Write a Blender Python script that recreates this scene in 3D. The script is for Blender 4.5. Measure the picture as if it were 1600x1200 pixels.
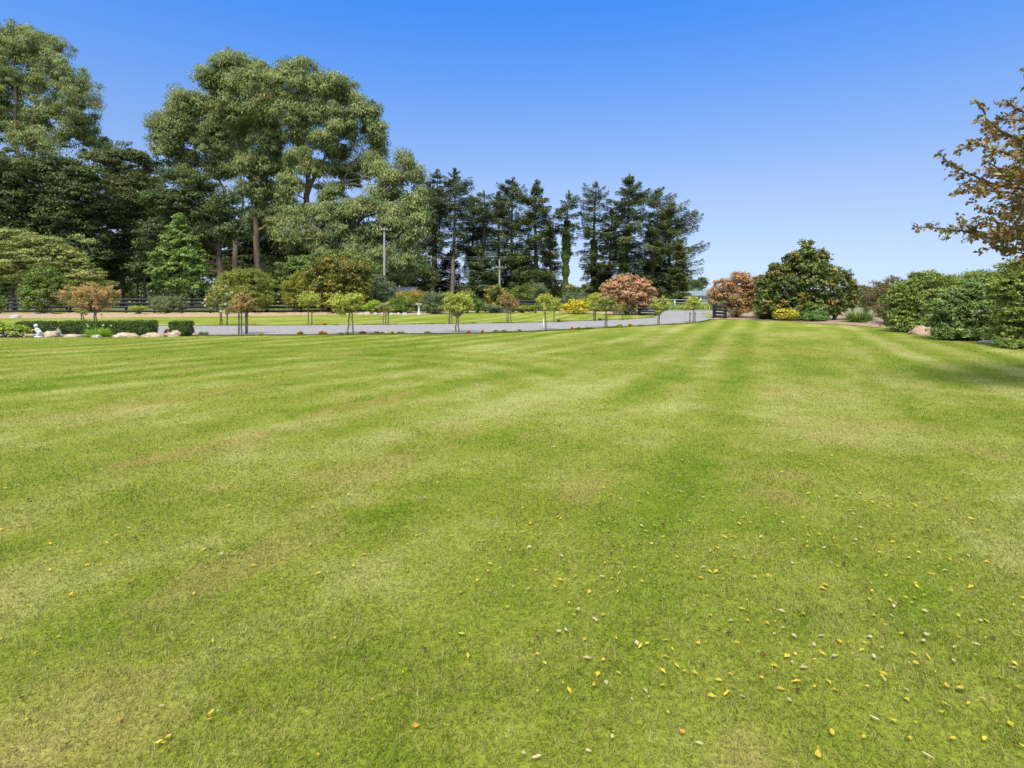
import bpy, math
import numpy as np

for o in list(bpy.data.objects): bpy.data.objects.remove(o)
S = bpy.context.scene
COL = S.collection
rng = np.random.default_rng(7)

# ------------------------------------------------------------------ camera
F, H, HZ = 888.9, 1.6, 460.0            # focal length in pixels, eye height, horizon row
cam_d = bpy.data.cameras.new('camera')
cam_d.sensor_width = 36; cam_d.lens = 20; cam_d.clip_end = 6000; cam_d.clip_start = 0.05
cam_d.shift_y = -(600 - HZ) / 1600
cam = bpy.data.objects.new('camera', cam_d); COL.objects.link(cam)
cam.location = (0, 0, H); cam.rotation_euler = (math.radians(90), 0, 0)
S.camera = cam
S.render.resolution_x = 1024; S.render.resolution_y = 768

# ------------------------------------------------------------------ world and sun
EXPO = 0.9
SUN_EL, SUN_AZ = math.radians(58), math.radians(196)   # azimuth clockwise from +Y (the viewing direction)
W = bpy.data.worlds.new('World'); S.world = W; W.use_nodes = True
nt = W.node_tree; nt.nodes.clear()
out = nt.nodes.new('ShaderNodeOutputWorld'); bg = nt.nodes.new('ShaderNodeBackground')
sky = nt.nodes.new('ShaderNodeTexSky'); sky.sky_type = 'NISHITA'; sky.sun_disc = False
sky.sun_elevation = SUN_EL; sky.sun_rotation = SUN_AZ
sky.air_density = 1.0; sky.dust_density = 0.35; sky.ozone_density = 2.0; sky.altitude = 0
gam = nt.nodes.new('ShaderNodeGamma'); gam.inputs['Gamma'].default_value = 1.0
# colour balance of the sky by elevation (clear and mildly fading low down; unseen overhead part whitened as added fill light)
tc = nt.nodes.new('ShaderNodeTexCoord'); sx = nt.nodes.new('ShaderNodeSeparateXYZ'); rp = nt.nodes.new('ShaderNodeValToRGB')
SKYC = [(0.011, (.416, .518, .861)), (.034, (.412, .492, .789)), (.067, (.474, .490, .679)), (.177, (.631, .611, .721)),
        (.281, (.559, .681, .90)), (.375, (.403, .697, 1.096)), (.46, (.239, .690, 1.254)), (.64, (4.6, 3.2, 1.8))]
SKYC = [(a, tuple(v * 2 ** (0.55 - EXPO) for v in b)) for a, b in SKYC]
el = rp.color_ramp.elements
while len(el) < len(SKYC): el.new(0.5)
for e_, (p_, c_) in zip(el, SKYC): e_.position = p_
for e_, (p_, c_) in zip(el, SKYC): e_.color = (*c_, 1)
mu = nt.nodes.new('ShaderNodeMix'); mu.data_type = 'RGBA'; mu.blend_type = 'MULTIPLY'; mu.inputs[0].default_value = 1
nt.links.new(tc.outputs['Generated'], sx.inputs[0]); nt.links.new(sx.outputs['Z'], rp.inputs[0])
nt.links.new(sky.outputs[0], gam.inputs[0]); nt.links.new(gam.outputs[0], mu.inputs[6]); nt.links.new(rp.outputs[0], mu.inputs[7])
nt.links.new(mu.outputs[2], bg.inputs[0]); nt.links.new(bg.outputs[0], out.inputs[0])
bg.inputs['Strength'].default_value = 0.15
sd = bpy.data.lights.new('sun', 'SUN'); sd.energy = 2.3; sd.angle = math.radians(20); sd.color = (1.0, 0.955, 0.88)
sun = bpy.data.objects.new('sun', sd); COL.objects.link(sun)
from mathutils import Vector
sv = Vector((math.sin(SUN_AZ) * math.cos(SUN_EL), math.cos(SUN_AZ) * math.cos(SUN_EL), math.sin(SUN_EL)))
sun.rotation_euler = sv.to_track_quat('Z', 'Y').to_euler()
S.view_settings.view_transform = 'Standard'; S.view_settings.look = 'None'
S.view_settings.exposure = EXPO; S.view_settings.gamma = 1; S.view_settings.use_curve_mapping = False
S.cycles.max_bounces = 6; S.cycles.transparent_max_bounces = 4; S.cycles.diffuse_bounces = 3

# ------------------------------------------------------------------ small helpers
def gy(py): return F * H / (py - HZ)                       # distance of a ground point seen at row py
def gp(px, py):
    Y = gy(py); return ((px - 800) / F * Y, Y)
def wp(px, py, Y): return np.array([(px - 800) / F * Y, Y, H + (HZ - py) / F * Y])
def lin(r, g, b):
    c = np.array([r, g, b]) / 255.0
    return np.where(c <= 0.04045, c / 12.92, ((c + 0.055) / 1.055) ** 2.4)
def unit(v): return v / np.maximum(np.linalg.norm(v, axis=-1, keepdims=True), 1e-9)
def runit(n): return unit(rng.normal(size=(n, 3)))
def U(a, b, n=None): return rng.uniform(a, b, n)

def raw_mesh(name, V, Q, mat, col=None, smooth=False, nside=4):
    """V (n,3) vertices, Q (m,nside) faces, col (n,3) linear colours."""
    V = np.asarray(V, np.float32); Q = np.asarray(Q, np.int32)
    me = bpy.data.meshes.new(name)
    me.vertices.add(len(V)); me.vertices.foreach_set('co', V.ravel())
    me.loops.add(Q.size); me.loops.foreach_set('vertex_index', Q.ravel())
    me.polygons.add(len(Q))
    me.polygons.foreach_set('loop_start', np.arange(0, Q.size, Q.shape[1], dtype=np.int32))
    if smooth: me.polygons.foreach_set('use_smooth', np.ones(len(Q), bool))
    me.update(calc_edges=True)
    if col is not None:
        a = me.color_attributes.new('Col', 'FLOAT_COLOR', 'POINT')
        c = np.ones((len(V), 4), np.float32); c[:, :3] = col
        a.data.foreach_set('color', c.ravel())
    me.materials.append(mat)
    return me

def link(name, me, parent=None):
    o = bpy.data.objects.new(name, me); COL.objects.link(o)
    if parent is not None:
        o.parent = parent
        o.location = tuple(-np.array(parent.location))
    return o
def tag(o, label=None, cat=None, group=None, kind=None):
    if label: o['label'] = label
    if cat: o['category'] = cat
    if group: o['group'] = group
    if kind: o['kind'] = kind
    return o
def root(name, xy, label, cat, group=None):
    o = bpy.data.objects.new(name, None); COL.objects.link(o)
    o.location = (xy[0], xy[1], 0); o.empty_display_size = 0.2
    return tag(o, label, cat, group)

class MB:                                                  # collects quads (tris as degenerate avoided: separate list)
    def __init__(s): s.V = []; s.Q = []; s.C = []; s.n = 0
    def add(s, V, Q, col=None):
        V = np.asarray(V, float); s.V.append(V); s.Q.append(np.asarray(Q, int) + s.n); s.n += len(V)
        s.C.append(np.broadcast_to(np.array(col if col is not None else (1, 1, 1), float), (len(V), 3)))
    def build(s, name, mat, parent=None, smooth=False, tri=False):
        me = raw_mesh(name, np.vstack(s.V), np.vstack(s.Q), mat, np.vstack(s.C), smooth)
        return link(name, me, parent)
    def tube(s, P, R, n=7, col=None):
        P = np.asarray(P, float); R = np.asarray(R, float) * np.ones(len(P)); k = len(P)
        T = unit(np.gradient(P, axis=0))
        ref = np.array([0, 0, 1.0]) if abs(T[:, 2]).mean() < 0.8 else np.array([0, 1.0, 0])
        A = unit(np.cross(T, ref)); B = np.cross(T, A)
        th = np.linspace(0, 2 * np.pi, n, endpoint=False)
        V = P[:, None] + R[:, None, None] * (np.cos(th)[None, :, None] * A[:, None] + np.sin(th)[None, :, None] * B[:, None])
        i = np.arange(k - 1)[:, None] * n; j = np.arange(n)[None]; j2 = (j + 1) % n
        Q = np.stack([i + j, i + j2, i + n + j2, i + n + j], -1).reshape(-1, 4)
        s.add(V.reshape(-1, 3), Q, col)
    def box(s, c, d, rot=0, col=None):
        c = np.array(c, float); d = np.array(d, float) / 2
        v = np.array([[x, y, z] for z in (-1, 1) for y in (-1, 1) for x in (-1, 1)], float) * d
        cr, sr = math.cos(rot), math.sin(rot)
        v = np.stack([v[:, 0] * cr - v[:, 1] * sr, v[:, 0] * sr + v[:, 1] * cr, v[:, 2]], -1) + c
        s.add(v, [[0, 2, 3, 1], [4, 5, 7, 6], [0, 1, 5, 4], [2, 6, 7, 3], [0, 4, 6, 2], [1, 3, 7, 5]], col)
    def lathe(s, prof, c, n=20, col=None, close=True):
        prof = np.array(prof, float); th = np.linspace(0, 2 * np.pi, n, endpoint=False)
        V = np.stack([prof[:, None, 0] * np.cos(th) + c[0], prof[:, None, 0] * np.sin(th) + c[1],
                      np.broadcast_to(prof[:, None, 1] + c[2], (len(prof), n))], -1).reshape(-1, 3)
        k = len(prof); i = np.arange(k - 1)[:, None] * n; j = np.arange(n)[None]; j2 = (j + 1) % n
        s.add(V, np.stack([i + j, i + j2, i + n + j2, i + n + j], -1).reshape(-1, 4), col)

def vnoise(x, y, scale, seed):                             # smooth value noise in [-1,1]
    r = np.random.default_rng(seed); N = 256
    g = r.uniform(-1, 1, (N, N)); u = x / scale + 500; v = y / scale + 500
    i = np.floor(u).astype(int); j = np.floor(v).astype(int); fu = u - i; fv = v - j
    fu = fu * fu * (3 - 2 * fu); fv = fv * fv * (3 - 2 * fv)
    a = g[i % N, j % N]; b = g[(i + 1) % N, j % N]; c = g[i % N, (j + 1) % N]; d = g[(i + 1) % N, (j + 1) % N]
    return (a * (1 - fu) + b * fu) * (1 - fv) + (c * (1 - fu) + d * fu) * fv
def fbm(x, y, scale, seed, o=3):
    t = 0; a = 1; s = 0
    for k in range(o): t = t + a * vnoise(x, y, scale / 2 ** k, seed + k); s += a; a *= 0.55
    return t / s
def sm(a, b, x):
    t = np.clip((x - a) / (b - a), 0, 1); return t * t * (3 - 2 * t)

# ------------------------------------------------------------------ materials
def new_mat(name):
    m = bpy.data.materials.new(name); m.use_nodes = True
    n = m.node_tree; n.nodes.clear()
    o = n.nodes.new('ShaderNodeOutputMaterial'); return m, n, o
def mat_foliage(name, rough=0.5, spec=0.3, trans=0.28):
    m, n, o = new_mat(name)
    a = n.nodes.new('ShaderNodeAttribute'); a.attribute_name = 'Col'
    p = n.nodes.new('ShaderNodeBsdfPrincipled'); p.inputs['Roughness'].default_value = rough
    p.inputs['Specular IOR Level'].default_value = spec
    t = n.nodes.new('ShaderNodeBsdfTranslucent'); mx = n.nodes.new('ShaderNodeMixShader'); mx.inputs[0].default_value = trans
    n.links.new(a.outputs['Color'], p.inputs['Base Color'])
    g = n.nodes.new('ShaderNodeMix'); g.data_type = 'RGBA'; g.blend_type = 'MULTIPLY'; g.inputs[0].default_value = 1
    g.inputs[7].default_value = (1.25, 1.15, 0.7, 1)
    n.links.new(a.outputs['Color'], g.inputs[6]); n.links.new(g.outputs[2], t.inputs[0])
    n.links.new(p.outputs[0], mx.inputs[1]); n.links.new(t.outputs[0], mx.inputs[2]); n.links.new(mx.outputs[0], o.inputs[0])
    return m
def mat_noise(name, c1, c2, scale=5, rough=0.85, spec=0.2, bump=0.0, stretch=(1, 1, 1), attr=False, detail=6, metallic=0, bscale=None):
    m, n, o = new_mat(name)
    g = n.nodes.new('ShaderNodeNewGeometry'); mp = n.nodes.new('ShaderNodeMapping'); mp.inputs['Scale'].default_value = stretch
    n.links.new(g.outputs['Position'], mp.inputs[0])
    z = n.nodes.new('ShaderNodeTexNoise'); z.inputs['Scale'].default_value = scale; z.inputs['Detail'].default_value = detail
    z.inputs['Roughness'].default_value = 0.65
    n.links.new(mp.outputs[0], z.inputs['Vector'])
    r = n.nodes.new('ShaderNodeValToRGB'); r.color_ramp.elements[0].position = 0.32; r.color_ramp.elements[1].position = 0.68
    r.color_ramp.elements[0].color = (*c1, 1); r.color_ramp.elements[1].color = (*c2, 1)
    n.links.new(z.outputs[0], r.inputs[0])
    p = n.nodes.new('ShaderNodeBsdfPrincipled'); p.inputs['Roughness'].default_value = rough
    p.inputs['Specular IOR Level'].default_value = spec; p.inputs['Metallic'].default_value = metallic
    src = r.outputs[0]
    if attr:
        a = n.nodes.new('ShaderNodeAttribute'); a.attribute_name = 'Col'
        x = n.nodes.new('ShaderNodeMix'); x.data_type = 'RGBA'; x.blend_type = 'MULTIPLY'; x.inputs[0].default_value = 1
        n.links.new(src, x.inputs[6]); n.links.new(a.outputs['Color'], x.inputs[7]); src = x.outputs[2]
    n.links.new(src, p.inputs['Base Color'])
    if bump:
        z2 = n.nodes.new('ShaderNodeTexNoise'); z2.inputs['Scale'].default_value = bscale or scale * 2; z2.inputs['Detail'].default_value = 4
        n.links.new(mp.outputs[0], z2.inputs['Vector'])
        b = n.nodes.new('ShaderNodeBump'); b.inputs['Strength'].default_value = bump; b.inputs['Distance'].default_value = 0.03
        n.links.new(z2.outputs[0], b.inputs['Height']); n.links.new(b.outputs[0], p.inputs['Normal'])
    n.links.new(p.outputs[0], o.inputs[0])
    return m

M_LEAF = mat_foliage('leaf'); M_GLOSSY = mat_foliage('glossy_leaf', 0.45, 0.38, 0.18)
M_NEEDLE = mat_foliage('needle', 0.6, 0.2, 0.12); M_PETAL = mat_foliage('petal', 0.6, 0.2, 0.3)
M_GRASS = mat_foliage('grass_blade', 0.5, 0.25, 0.35)
M_BARK = mat_noise('bark', (0.055, 0.04, 0.03), (0.20, 0.155, 0.12), 3, stretch=(3, 3, 0.6), bump=0.6, bscale=8)
M_GUMBARK = mat_noise('gum_bark', (0.07, 0.05, 0.035), (0.27, 0.21, 0.16), 0.9, stretch=(2.5, 2.5, 0.4), bump=0.4)
M_PALEBARK = mat_noise('pale_bark', (0.16, 0.13, 0.10), (0.34, 0.29, 0.24), 6, stretch=(2, 2, 0.6), bump=0.4)
M_STEM = mat_noise('rose_stem', (0.10, 0.085, 0.05), (0.22, 0.19, 0.12), 20)
M_STAKE = mat_noise('stake_timber', (0.12, 0.10, 0.07), (0.26, 0.22, 0.16), 14, stretch=(4, 4, 1))
M_LAWN = mat_noise('lawn_turf', (0.52, 0.53, 0.50), (1.20, 1.20, 1.12), 34, rough=0.9, spec=0.1, bump=0.5, attr=True, bscale=60, detail=8)
M_FIELD = mat_noise('field_grass', (0.10, 0.14, 0.035), (0.24, 0.26, 0.08), 0.12, rough=0.95)
M_GRAVEL = mat_noise('gravel', (0.15, 0.147, 0.148), (0.37, 0.363, 0.365), 7, rough=0.9, bump=0.7, bscale=45, detail=8)
M_ROAD = mat_noise('road_asphalt', (0.14, 0.14, 0.15), (0.24, 0.24, 0.25), 12, rough=0.9)
M_SOIL = mat_noise('soil', (0.05, 0.035, 0.025), (0.14, 0.10, 0.07), 12, bump=0.8, bscale=25)
M_BARKBED = mat_noise('bark_chips', (0.20, 0.13, 0.08), (0.52, 0.39, 0.27), 9, bump=1.0, bscale=18)
M_ROCK = mat_noise('tan_rock', (0.24, 0.17, 0.11), (0.62, 0.50, 0.38), 7, bump=0.8, bscale=14)
M_GREYROCK = mat_noise('grey_rock', (0.22, 0.22, 0.21), (0.50, 0.49, 0.47), 7, bump=0.8, bscale=14)
M_BLACK = mat_noise('black_paint', (0.010, 0.011, 0.014), (0.035, 0.037, 0.045), 8, rough=0.6, spec=0.3, stretch=(1, 1, 8))
M_WHITE = mat_noise('white_stone', (0.52, 0.52, 0.52), (0.80, 0.80, 0.79), 18, rough=0.7, bump=0.2)
M_POLE = mat_noise('concrete_pole', (0.28, 0.26, 0.23), (0.46, 0.44, 0.40), 3, stretch=(6, 6, 0.5))
M_WIRE = mat_noise('wire', (0.30, 0.30, 0.30), (0.42, 0.42, 0.42), 3, rough=0.4)
M_ROOF = mat_noise('dark_roof', (0.045, 0.05, 0.065), (0.075, 0.08, 0.10), 2, rough=0.6, stretch=(8, 1, 1))
M_TEALROOF = mat_noise('teal_roof', (0.13, 0.18, 0.19), (0.20, 0.26, 0.27), 2, rough=0.6)
M_WALL = mat_noise('pale_wall', (0.60, 0.56, 0.50), (0.74, 0.70, 0.64), 3)
M_DARKGLASS = mat_noise('window_glass', (0.02, 0.025, 0.03), (0.05, 0.055, 0.06), 1, rough=0.1, spec=0.6)
M_GATE = mat_noise('galvanised_steel', (0.42, 0.50, 0.46), (0.60, 0.66, 0.62), 5, rough=0.5)

# ------------------------------------------------------------------ leaves
def leaf_quads(P, A, Nn, L, Wd, C, fold=0.0):
    """diamond leaves at P along A, facing Nn"""
    n = len(P); A = unit(A); Sd = unit(np.cross(A, Nn)); L = np.broadcast_to(L, n)[:, None]; Wd = np.broadcast_to(Wd, n)[:, None]
    V = np.empty((n, 4, 3)); V[:, 0] = P - A * L * 0.5; V[:, 2] = P + A * L * 0.5
    m = P - A * L * 0.05
    up = np.cross(Sd, A) * Wd * fold
    V[:, 1] = m + Sd * Wd * 0.5 + up; V[:, 3] = m - Sd * Wd * 0.5 + up
    Q = np.arange(n * 4).reshape(n, 4)
    return V.reshape(-1, 3), Q, np.repeat(C, 4, axis=0)

def palette(pal, n_c, idx):
    """pal: list of (rgb, weight). One colour per clump blended to a neighbour, then jitter per leaf."""
    cols = np.array([p[0] for p in pal]); w = np.array([p[1] for p in pal], float); w /= w.sum()
    ca = cols[rng.choice(len(cols), n_c, p=w)]; cb = cols[rng.choice(len(cols), n_c, p=w)]
    t = rng.random((n_c, 1)) * 0.5
    cc = ca * (1 - t) + cb * t
    n = len(idx); own = cols[rng.choice(len(cols), n, p=w)]
    t2 = (rng.random((n, 1)) < 0.3) * 0.7
    c = cc[idx] * (1 - t2) + own * t2
    return c * U(0.72, 1.28, (n, 1)) * U(0.93, 1.07, (n, 3)) * PALG * np.array([1.04, 1.03, .8])

PALG = 1.5
STY = dict(
    gum=dict(R=0.85, ll=0.30, lw=0.10, droop=0.6, flat=0.9, up=0.8, n=130, cov=1.35, inner=0.35),
    dark=dict(R=0.9, ll=0.26, lw=0.16, droop=0.25, flat=0.6, up=0.8, n=80, cov=1.6, inner=0.5),
    fine=dict(R=0.55, ll=0.20, lw=0.10, droop=0.2, flat=0.4, up=0.85, n=60, cov=1.4, inner=0.5),
    maple=dict(R=0.42, ll=0.20, lw=0.17, droop=0.35, flat=0.6, up=0.8, n=38, cov=1.5, inner=0.6),
    shrub=dict(R=0.30, ll=0.11, lw=0.06, droop=0.1, flat=0.8, up=0.75, n=48, cov=1.5, inner=0.65),
    round=dict(R=0.28, ll=0.12, lw=0.075, droop=0.15, flat=0.8, up=0.7, n=45, cov=1.9, inner=0.7),
    rose=dict(R=0.13, ll=0.06, lw=0.042, droop=0.1, flat=0.8, up=0.6, n=24, cov=1.2, inner=0.35),
    photinia=dict(R=0.26, ll=0.13, lw=0.05, droop=0.0, flat=0.75, up=0.85, n=46, cov=1.5, inner=0.6),
    magnolia=dict(R=0.24, ll=0.22, lw=0.10, droop=0.05, flat=0.8, up=0.7, n=22, cov=1.7, inner=0.5),
    rhodo=dict(R=0.17, ll=0.125, lw=0.04, droop=0.15, flat=0.6, up=0.85, n=19, cov=1.9, inner=0.55),
    low=dict(R=0.14, ll=0.09, lw=0.045, droop=0.0, flat=0.8, up=0.8, n=30, cov=1.4, inner=0.5),
)

def blob_world(b, Y, dfac=1.0):
    px, py, rx, ry = b[:4]; dy = b[4] if len(b) > 4 else 0.0
    YY = Y + dy; c = wp(px, py, YY); k = YY / F
    return c, np.array([rx * k, max(rx, ry) * k * dfac, ry * k])

def crown_clumps(blobs, Y, st, dfac=1.0, cov=None, zmin=0.05):
    P = []; D = []; own = []
    for bi, b in enumerate(blobs):
        c, r = blob_world(b, Y, dfac)
        area = 4 * np.pi * ((r[0] * r[1]) ** 1.6 / 3 + (r[0] * r[2]) ** 1.6 / 3 + (r[1] * r[2]) ** 1.6 / 3) ** (1 / 1.6)
        n = max(3, int((cov or st['cov']) * area / (3.0 * st['R'] ** 2)))
        d = runit(n); d[:, 2] = np.where((d[:, 2] < -0.35) & (rng.random(n) < 0.6), -d[:, 2], d[:, 2])
        f = 1 - (1 - st['inner']) * rng.random(n) ** 1.6 * 1.2
        f = np.clip(f, 0.1, 1.0) * U(0.9, 1.08, n)
        p = c + d * f[:, None] * r
        ok = p[:, 2] > zmin
        P.append(p[ok]); D.append(d[ok]); own.append(np.full(ok.sum(), bi))
    return np.vstack(P), np.vstack(D), np.concatenate(own)

def foliage(C, D, st, pal, nmul=1.0, Rmul=1.0, tip=None, fold=0.15):
    m = len(C); k = rng.poisson(st['n'] * nmul, m) + 2; idx = np.repeat(np.arange(m), k); n = len(idx)
    R = st['R'] * U(0.45, 1.55, m) * Rmul
    d = runit(n); fl = rng.random(n) < st['up']; d[:, 2] = np.where(fl, np.abs(d[:, 2]), d[:, 2])
    rr = R[idx] * rng.random(n) ** 0.45
    off = d * rr[:, None]; off[:, 2] *= st['flat']
    P = C[idx] + off
    keep = P[:, 2] > 0.02
    A = runit(n) * (1 - st['droop']) + d * 0.45 * (1 - st['droop']) + np.array([0, 0, -1.0]) * st['droop']
    Nn = d * 0.7 + D[idx] * 0.5 + runit(n) * 0.55 + np.array([0, 0, 0.35])
    if st['droop'] > 0.5: Nn[:, 2] *= 0.3
    c = palette(pal, m, idx)
    if tip is not None:
        tcol = palette(tip, m, idx); w = sm(0.5, 0.95, rr / R[idx]) * sm(-0.3, 0.35, off[:, 2] / R[idx] + 0.1)
        c = c * (1 - w[:, None]) + tcol * w[:, None]
    s = U(0.7, 1.3, n)
    return leaf_quads(P[keep], A[keep], Nn[keep], (st['ll'] * s)[keep], (st['lw'] * s)[keep], c[keep], fold)

def branchy(mb, start, end, r0, r1, sag=0.15, n=6, wob=0.06, sides=6):
    start = np.array(start, float); end = np.array(end, float); t = np.linspace(0, 1, n)[:, None]
    L = np.linalg.norm(end - start)
    P = start * (1 - t) + end * t + np.array([0, 0, 1]) * sag * L * np.sin(np.pi * t) * 0.5
    P[1:-1] += rng.normal(size=(n - 2, 3)) * wob * L * 0.5
    mb.tube(P, np.linspace(r0, r1, n), sides)

def tree(name, label, cat, base_px, Y, blobs, style, pal, trunks, mat=None, group=None, dfac=1.0, cov=None, nmul=1,
         bark=None, tip=None, tw=0.5, twr=0.035, blobdepth=0.0, flowers=None, fill=1):
    """trunks: list of (list of (px,py), r_base). blobs in photo rows at distance Y, given real depth."""
    st = STY[style]
    g = 1.21 if style == 'gum' else 1.06 if style == 'dark' else 1.0
    cov = (cov or st['cov']) * (1.45 if style == 'gum' else 1.35 if style == 'dark' else 1.1)
    bl = [(b[0], b[1], b[2] * g, b[3] * g, (b[4] if len(b) > 4 else U(-1, 1) * blobdepth)) for b in blobs]
    if style in ('gum', 'dark') and fill:
        for b in list(bl):
            for _ in range(fill):
                a_ = U(0, 6.28); q_ = U(.5, .95); z_ = U(.38, .62)
                bl.append((b[0] + math.cos(a_) * b[2] * q_, b[1] + abs(math.sin(a_)) * b[3] * q_ * (1 if rng.random() < .65 else -1), b[2] * z_, b[3] * z_, b[4] + U(-1.5, 1.5)))
    r = root(name, ((base_px - 800) / F * Y, Y), label, cat, group)
    C, D, own = crown_clumps(bl, Y, st, dfac, cov)
    mb = MB(); tp = []
    for pts, rb in trunks:
        P = np.array([wp(px, py, Y) if py is not None else [(px - 800) / F * Y, Y, -0.05] for px, py in pts])
        k = len(P); tt = np.linspace(0, k - 1, 5 * k); P2 = np.stack([np.interp(tt, np.arange(k), P[:, i]) for i in range(3)], -1)
        P2[:, :2] += rng.normal(size=(len(P2), 2)) * rb * 0.12
        R = rb * 0.8 * np.linspace(1, 0.2, len(P2)); R[:2] *= (1.25, 1.1)
        mb.tube(P2, R, 9); tp.append((P2, R))
    allP = np.vstack([a for a, b in tp]); allR = np.concatenate([b for a, b in tp])
    for bi, b in enumerate(bl):
        c, rad = blob_world(b, Y, dfac)
        dd = np.linalg.norm(allP - c, axis=1) + np.maximum(0, allP[:, 2] - c[2] + 0.3 * rad[2]) * 2
        j = dd.argmin(); r0 = min(allR[j] * 0.6, 0.02 + np.linalg.norm(c - allP[j]) * 0.035)
        branchy(mb, allP[j], c, r0, r0 * 0.35, wob=0.05)
        cl = C[own == bi]
        pick = cl[rng.random(len(cl)) < tw]
        for q in pick[:60]:
            branchy(mb, c * 0.8 + q * 0.2, q, max(r0 * 0.3, twr * 0.5), twr * 0.3, n=4, sides=4)
    mb.build('trunk', bark or M_BARK, r, smooth=True)
    V, Q, cc = foliage(C, D, st, pal, nmul, tip=tip)
    link('crown', raw_mesh('crown', V, Q, mat or M_LEAF, cc), r)
    if flowers: add_flowers(r, bl, Y, dfac, *flowers)
    return r

def add_flowers(r, bl, Y, dfac, col, n, size, zlo=-0.2, name='flowers'):
    P = []; 
    for i in range(n):
        b = bl[rng.integers(len(bl))]; c, rad = blob_world(b, Y, dfac)
        d = runit(1)[0]; d[1] = -abs(d[1]) if rng.random() < 0.7 else d[1]; d[2] = max(d[2], zlo)
        P.append((c + d * rad * U(0.95, 1.08), d))
    A = runit(11); A[:, 2] = np.abs(A[:, 2]) * .8
    V, Q, cc = leaf_quads(A * size * 0.35, A, unit(runit(11) + np.array([0, 0, 1.5])), size * U(0.8, 1.1, 11), size * 0.8, np.array(col) * U(0.85, 1.12, (11, 1)), 0.2)
    me = raw_mesh('bloom', V, Q, M_PETAL, cc)
    for p, d in P:
        o = bpy.data.objects.new('bloom', me); COL.objects.link(o); o.parent = r; o.location = p - np.array(r.location)
        o.rotation_euler = Vector(d).to_track_quat('Z', 'Y').to_euler(); s = U(.7, 1.15); o.scale = (s, s, s)

def shrub(name, label, cat, base, blobs, style, pal, mat=None, Y=None, group=None, dfac=1.0, cov=None, nmul=1, tip=None, flowers=None, stems=9, bark=None, stem_r=0.03):
    """base=(px, row of the ground contact)"""
    Y = Y or gy(base[1]); st = STY[style]; x = (base[0] - 800) / F * Y
    r = root(name, (x, Y), label, cat, group)
    C, D, own = crown_clumps(blobs, Y, st, dfac, cov)
    V, Q, cc = foliage(C, D, st, pal, nmul, tip=tip)
    link('foliage', raw_mesh('foliage', V, Q, mat or M_LEAF, cc), r)
    mb = MB()
    for q in C[rng.choice(len(C), min(stems + 6, len(C)), replace=False)]:
        s0 = np.array([x + U(-.12, .12), Y + U(-.12, .12), 0])
        branchy(mb, s0, s0 * 0.15 + q * 0.85, stem_r, stem_r * 0.3, n=5, sides=5)
    mb.build('stems', bark or M_BARK, r, smooth=True)
    if flowers: add_flowers(r, blobs, Y, dfac, *flowers)
    return r

# ------------------------------------------------------------------ ground
def poly_sheet(name, pts, z, mat, kind='structure'):
    me = bpy.data.meshes.new(name)
    me.from_pydata([(x, y, z) for x, y in pts], [], [list(range(len(pts)))]); me.update()
    me.materials.append(mat); return tag(link(name, me), kind=kind)
def strip_pts(rows, n=60):
    """smooth polyline through ground points given as photo pixels"""
    P = np.array([gp(*p) for p in rows]); t = np.arange(len(P)); tt = np.linspace(0, len(P) - 1, n)
    # Catmull-Rom
    Pe = np.vstack([2 * P[0] - P[1], P, 2 * P[-1] - P[-2]]); o = []
    for u in tt:
        i = min(int(u), len(P) - 2); f = u - i; p0, p1, p2, p3 = Pe[i], Pe[i + 1], Pe[i + 2], Pe[i + 3]
        o.append(0.5 * (2 * p1 + (p2 - p0) * f + (2 * p0 - 5 * p1 + 4 * p2 - p3) * f * f + (3 * p1 - p0 - 3 * p2 + p3) * f ** 3))
    return np.array(o)

NEAR_EDGE = strip_pts([(-700, 527), (-200, 526), (300, 523.5), (560, 521.5), (750, 519.5), (860, 515.5), (950, 511), (1030, 507), (1080, 504), (1112, 499)], 80)
FAR_EDGE = strip_pts([(-700, 510.5), (-200, 510), (300, 509.3), (600, 507.5), (800, 504.8), (900, 502), (970, 499.6), (1005, 497.5), (1022, 496.2)], 80)
LAWN_EDGE = strip_pts([(-700, 530), (-200, 529), (300, 525.5), (560, 523.3), (750, 521.3), (860, 517.2), (950, 512.6), (1030, 508.4), (1084, 505.2), (1115, 499.3)], 80)
# right hand bed edge, world coordinates
RBED = np.array([gp(1115, 499.3), gp(1140, 499.5), gp(1200, 501.5), gp(1290, 503), (15.9, 32.5), (17.5, 29.5), (17.6, 27), (16.9, 23.3), (16.3, 21), (16.1, 19), (15.5, 17.4), (14.3, 15.8), (14.0, 14.4), (14.3, 12), (14.8, 7), (15.5, 0), (16, -8)])

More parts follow.
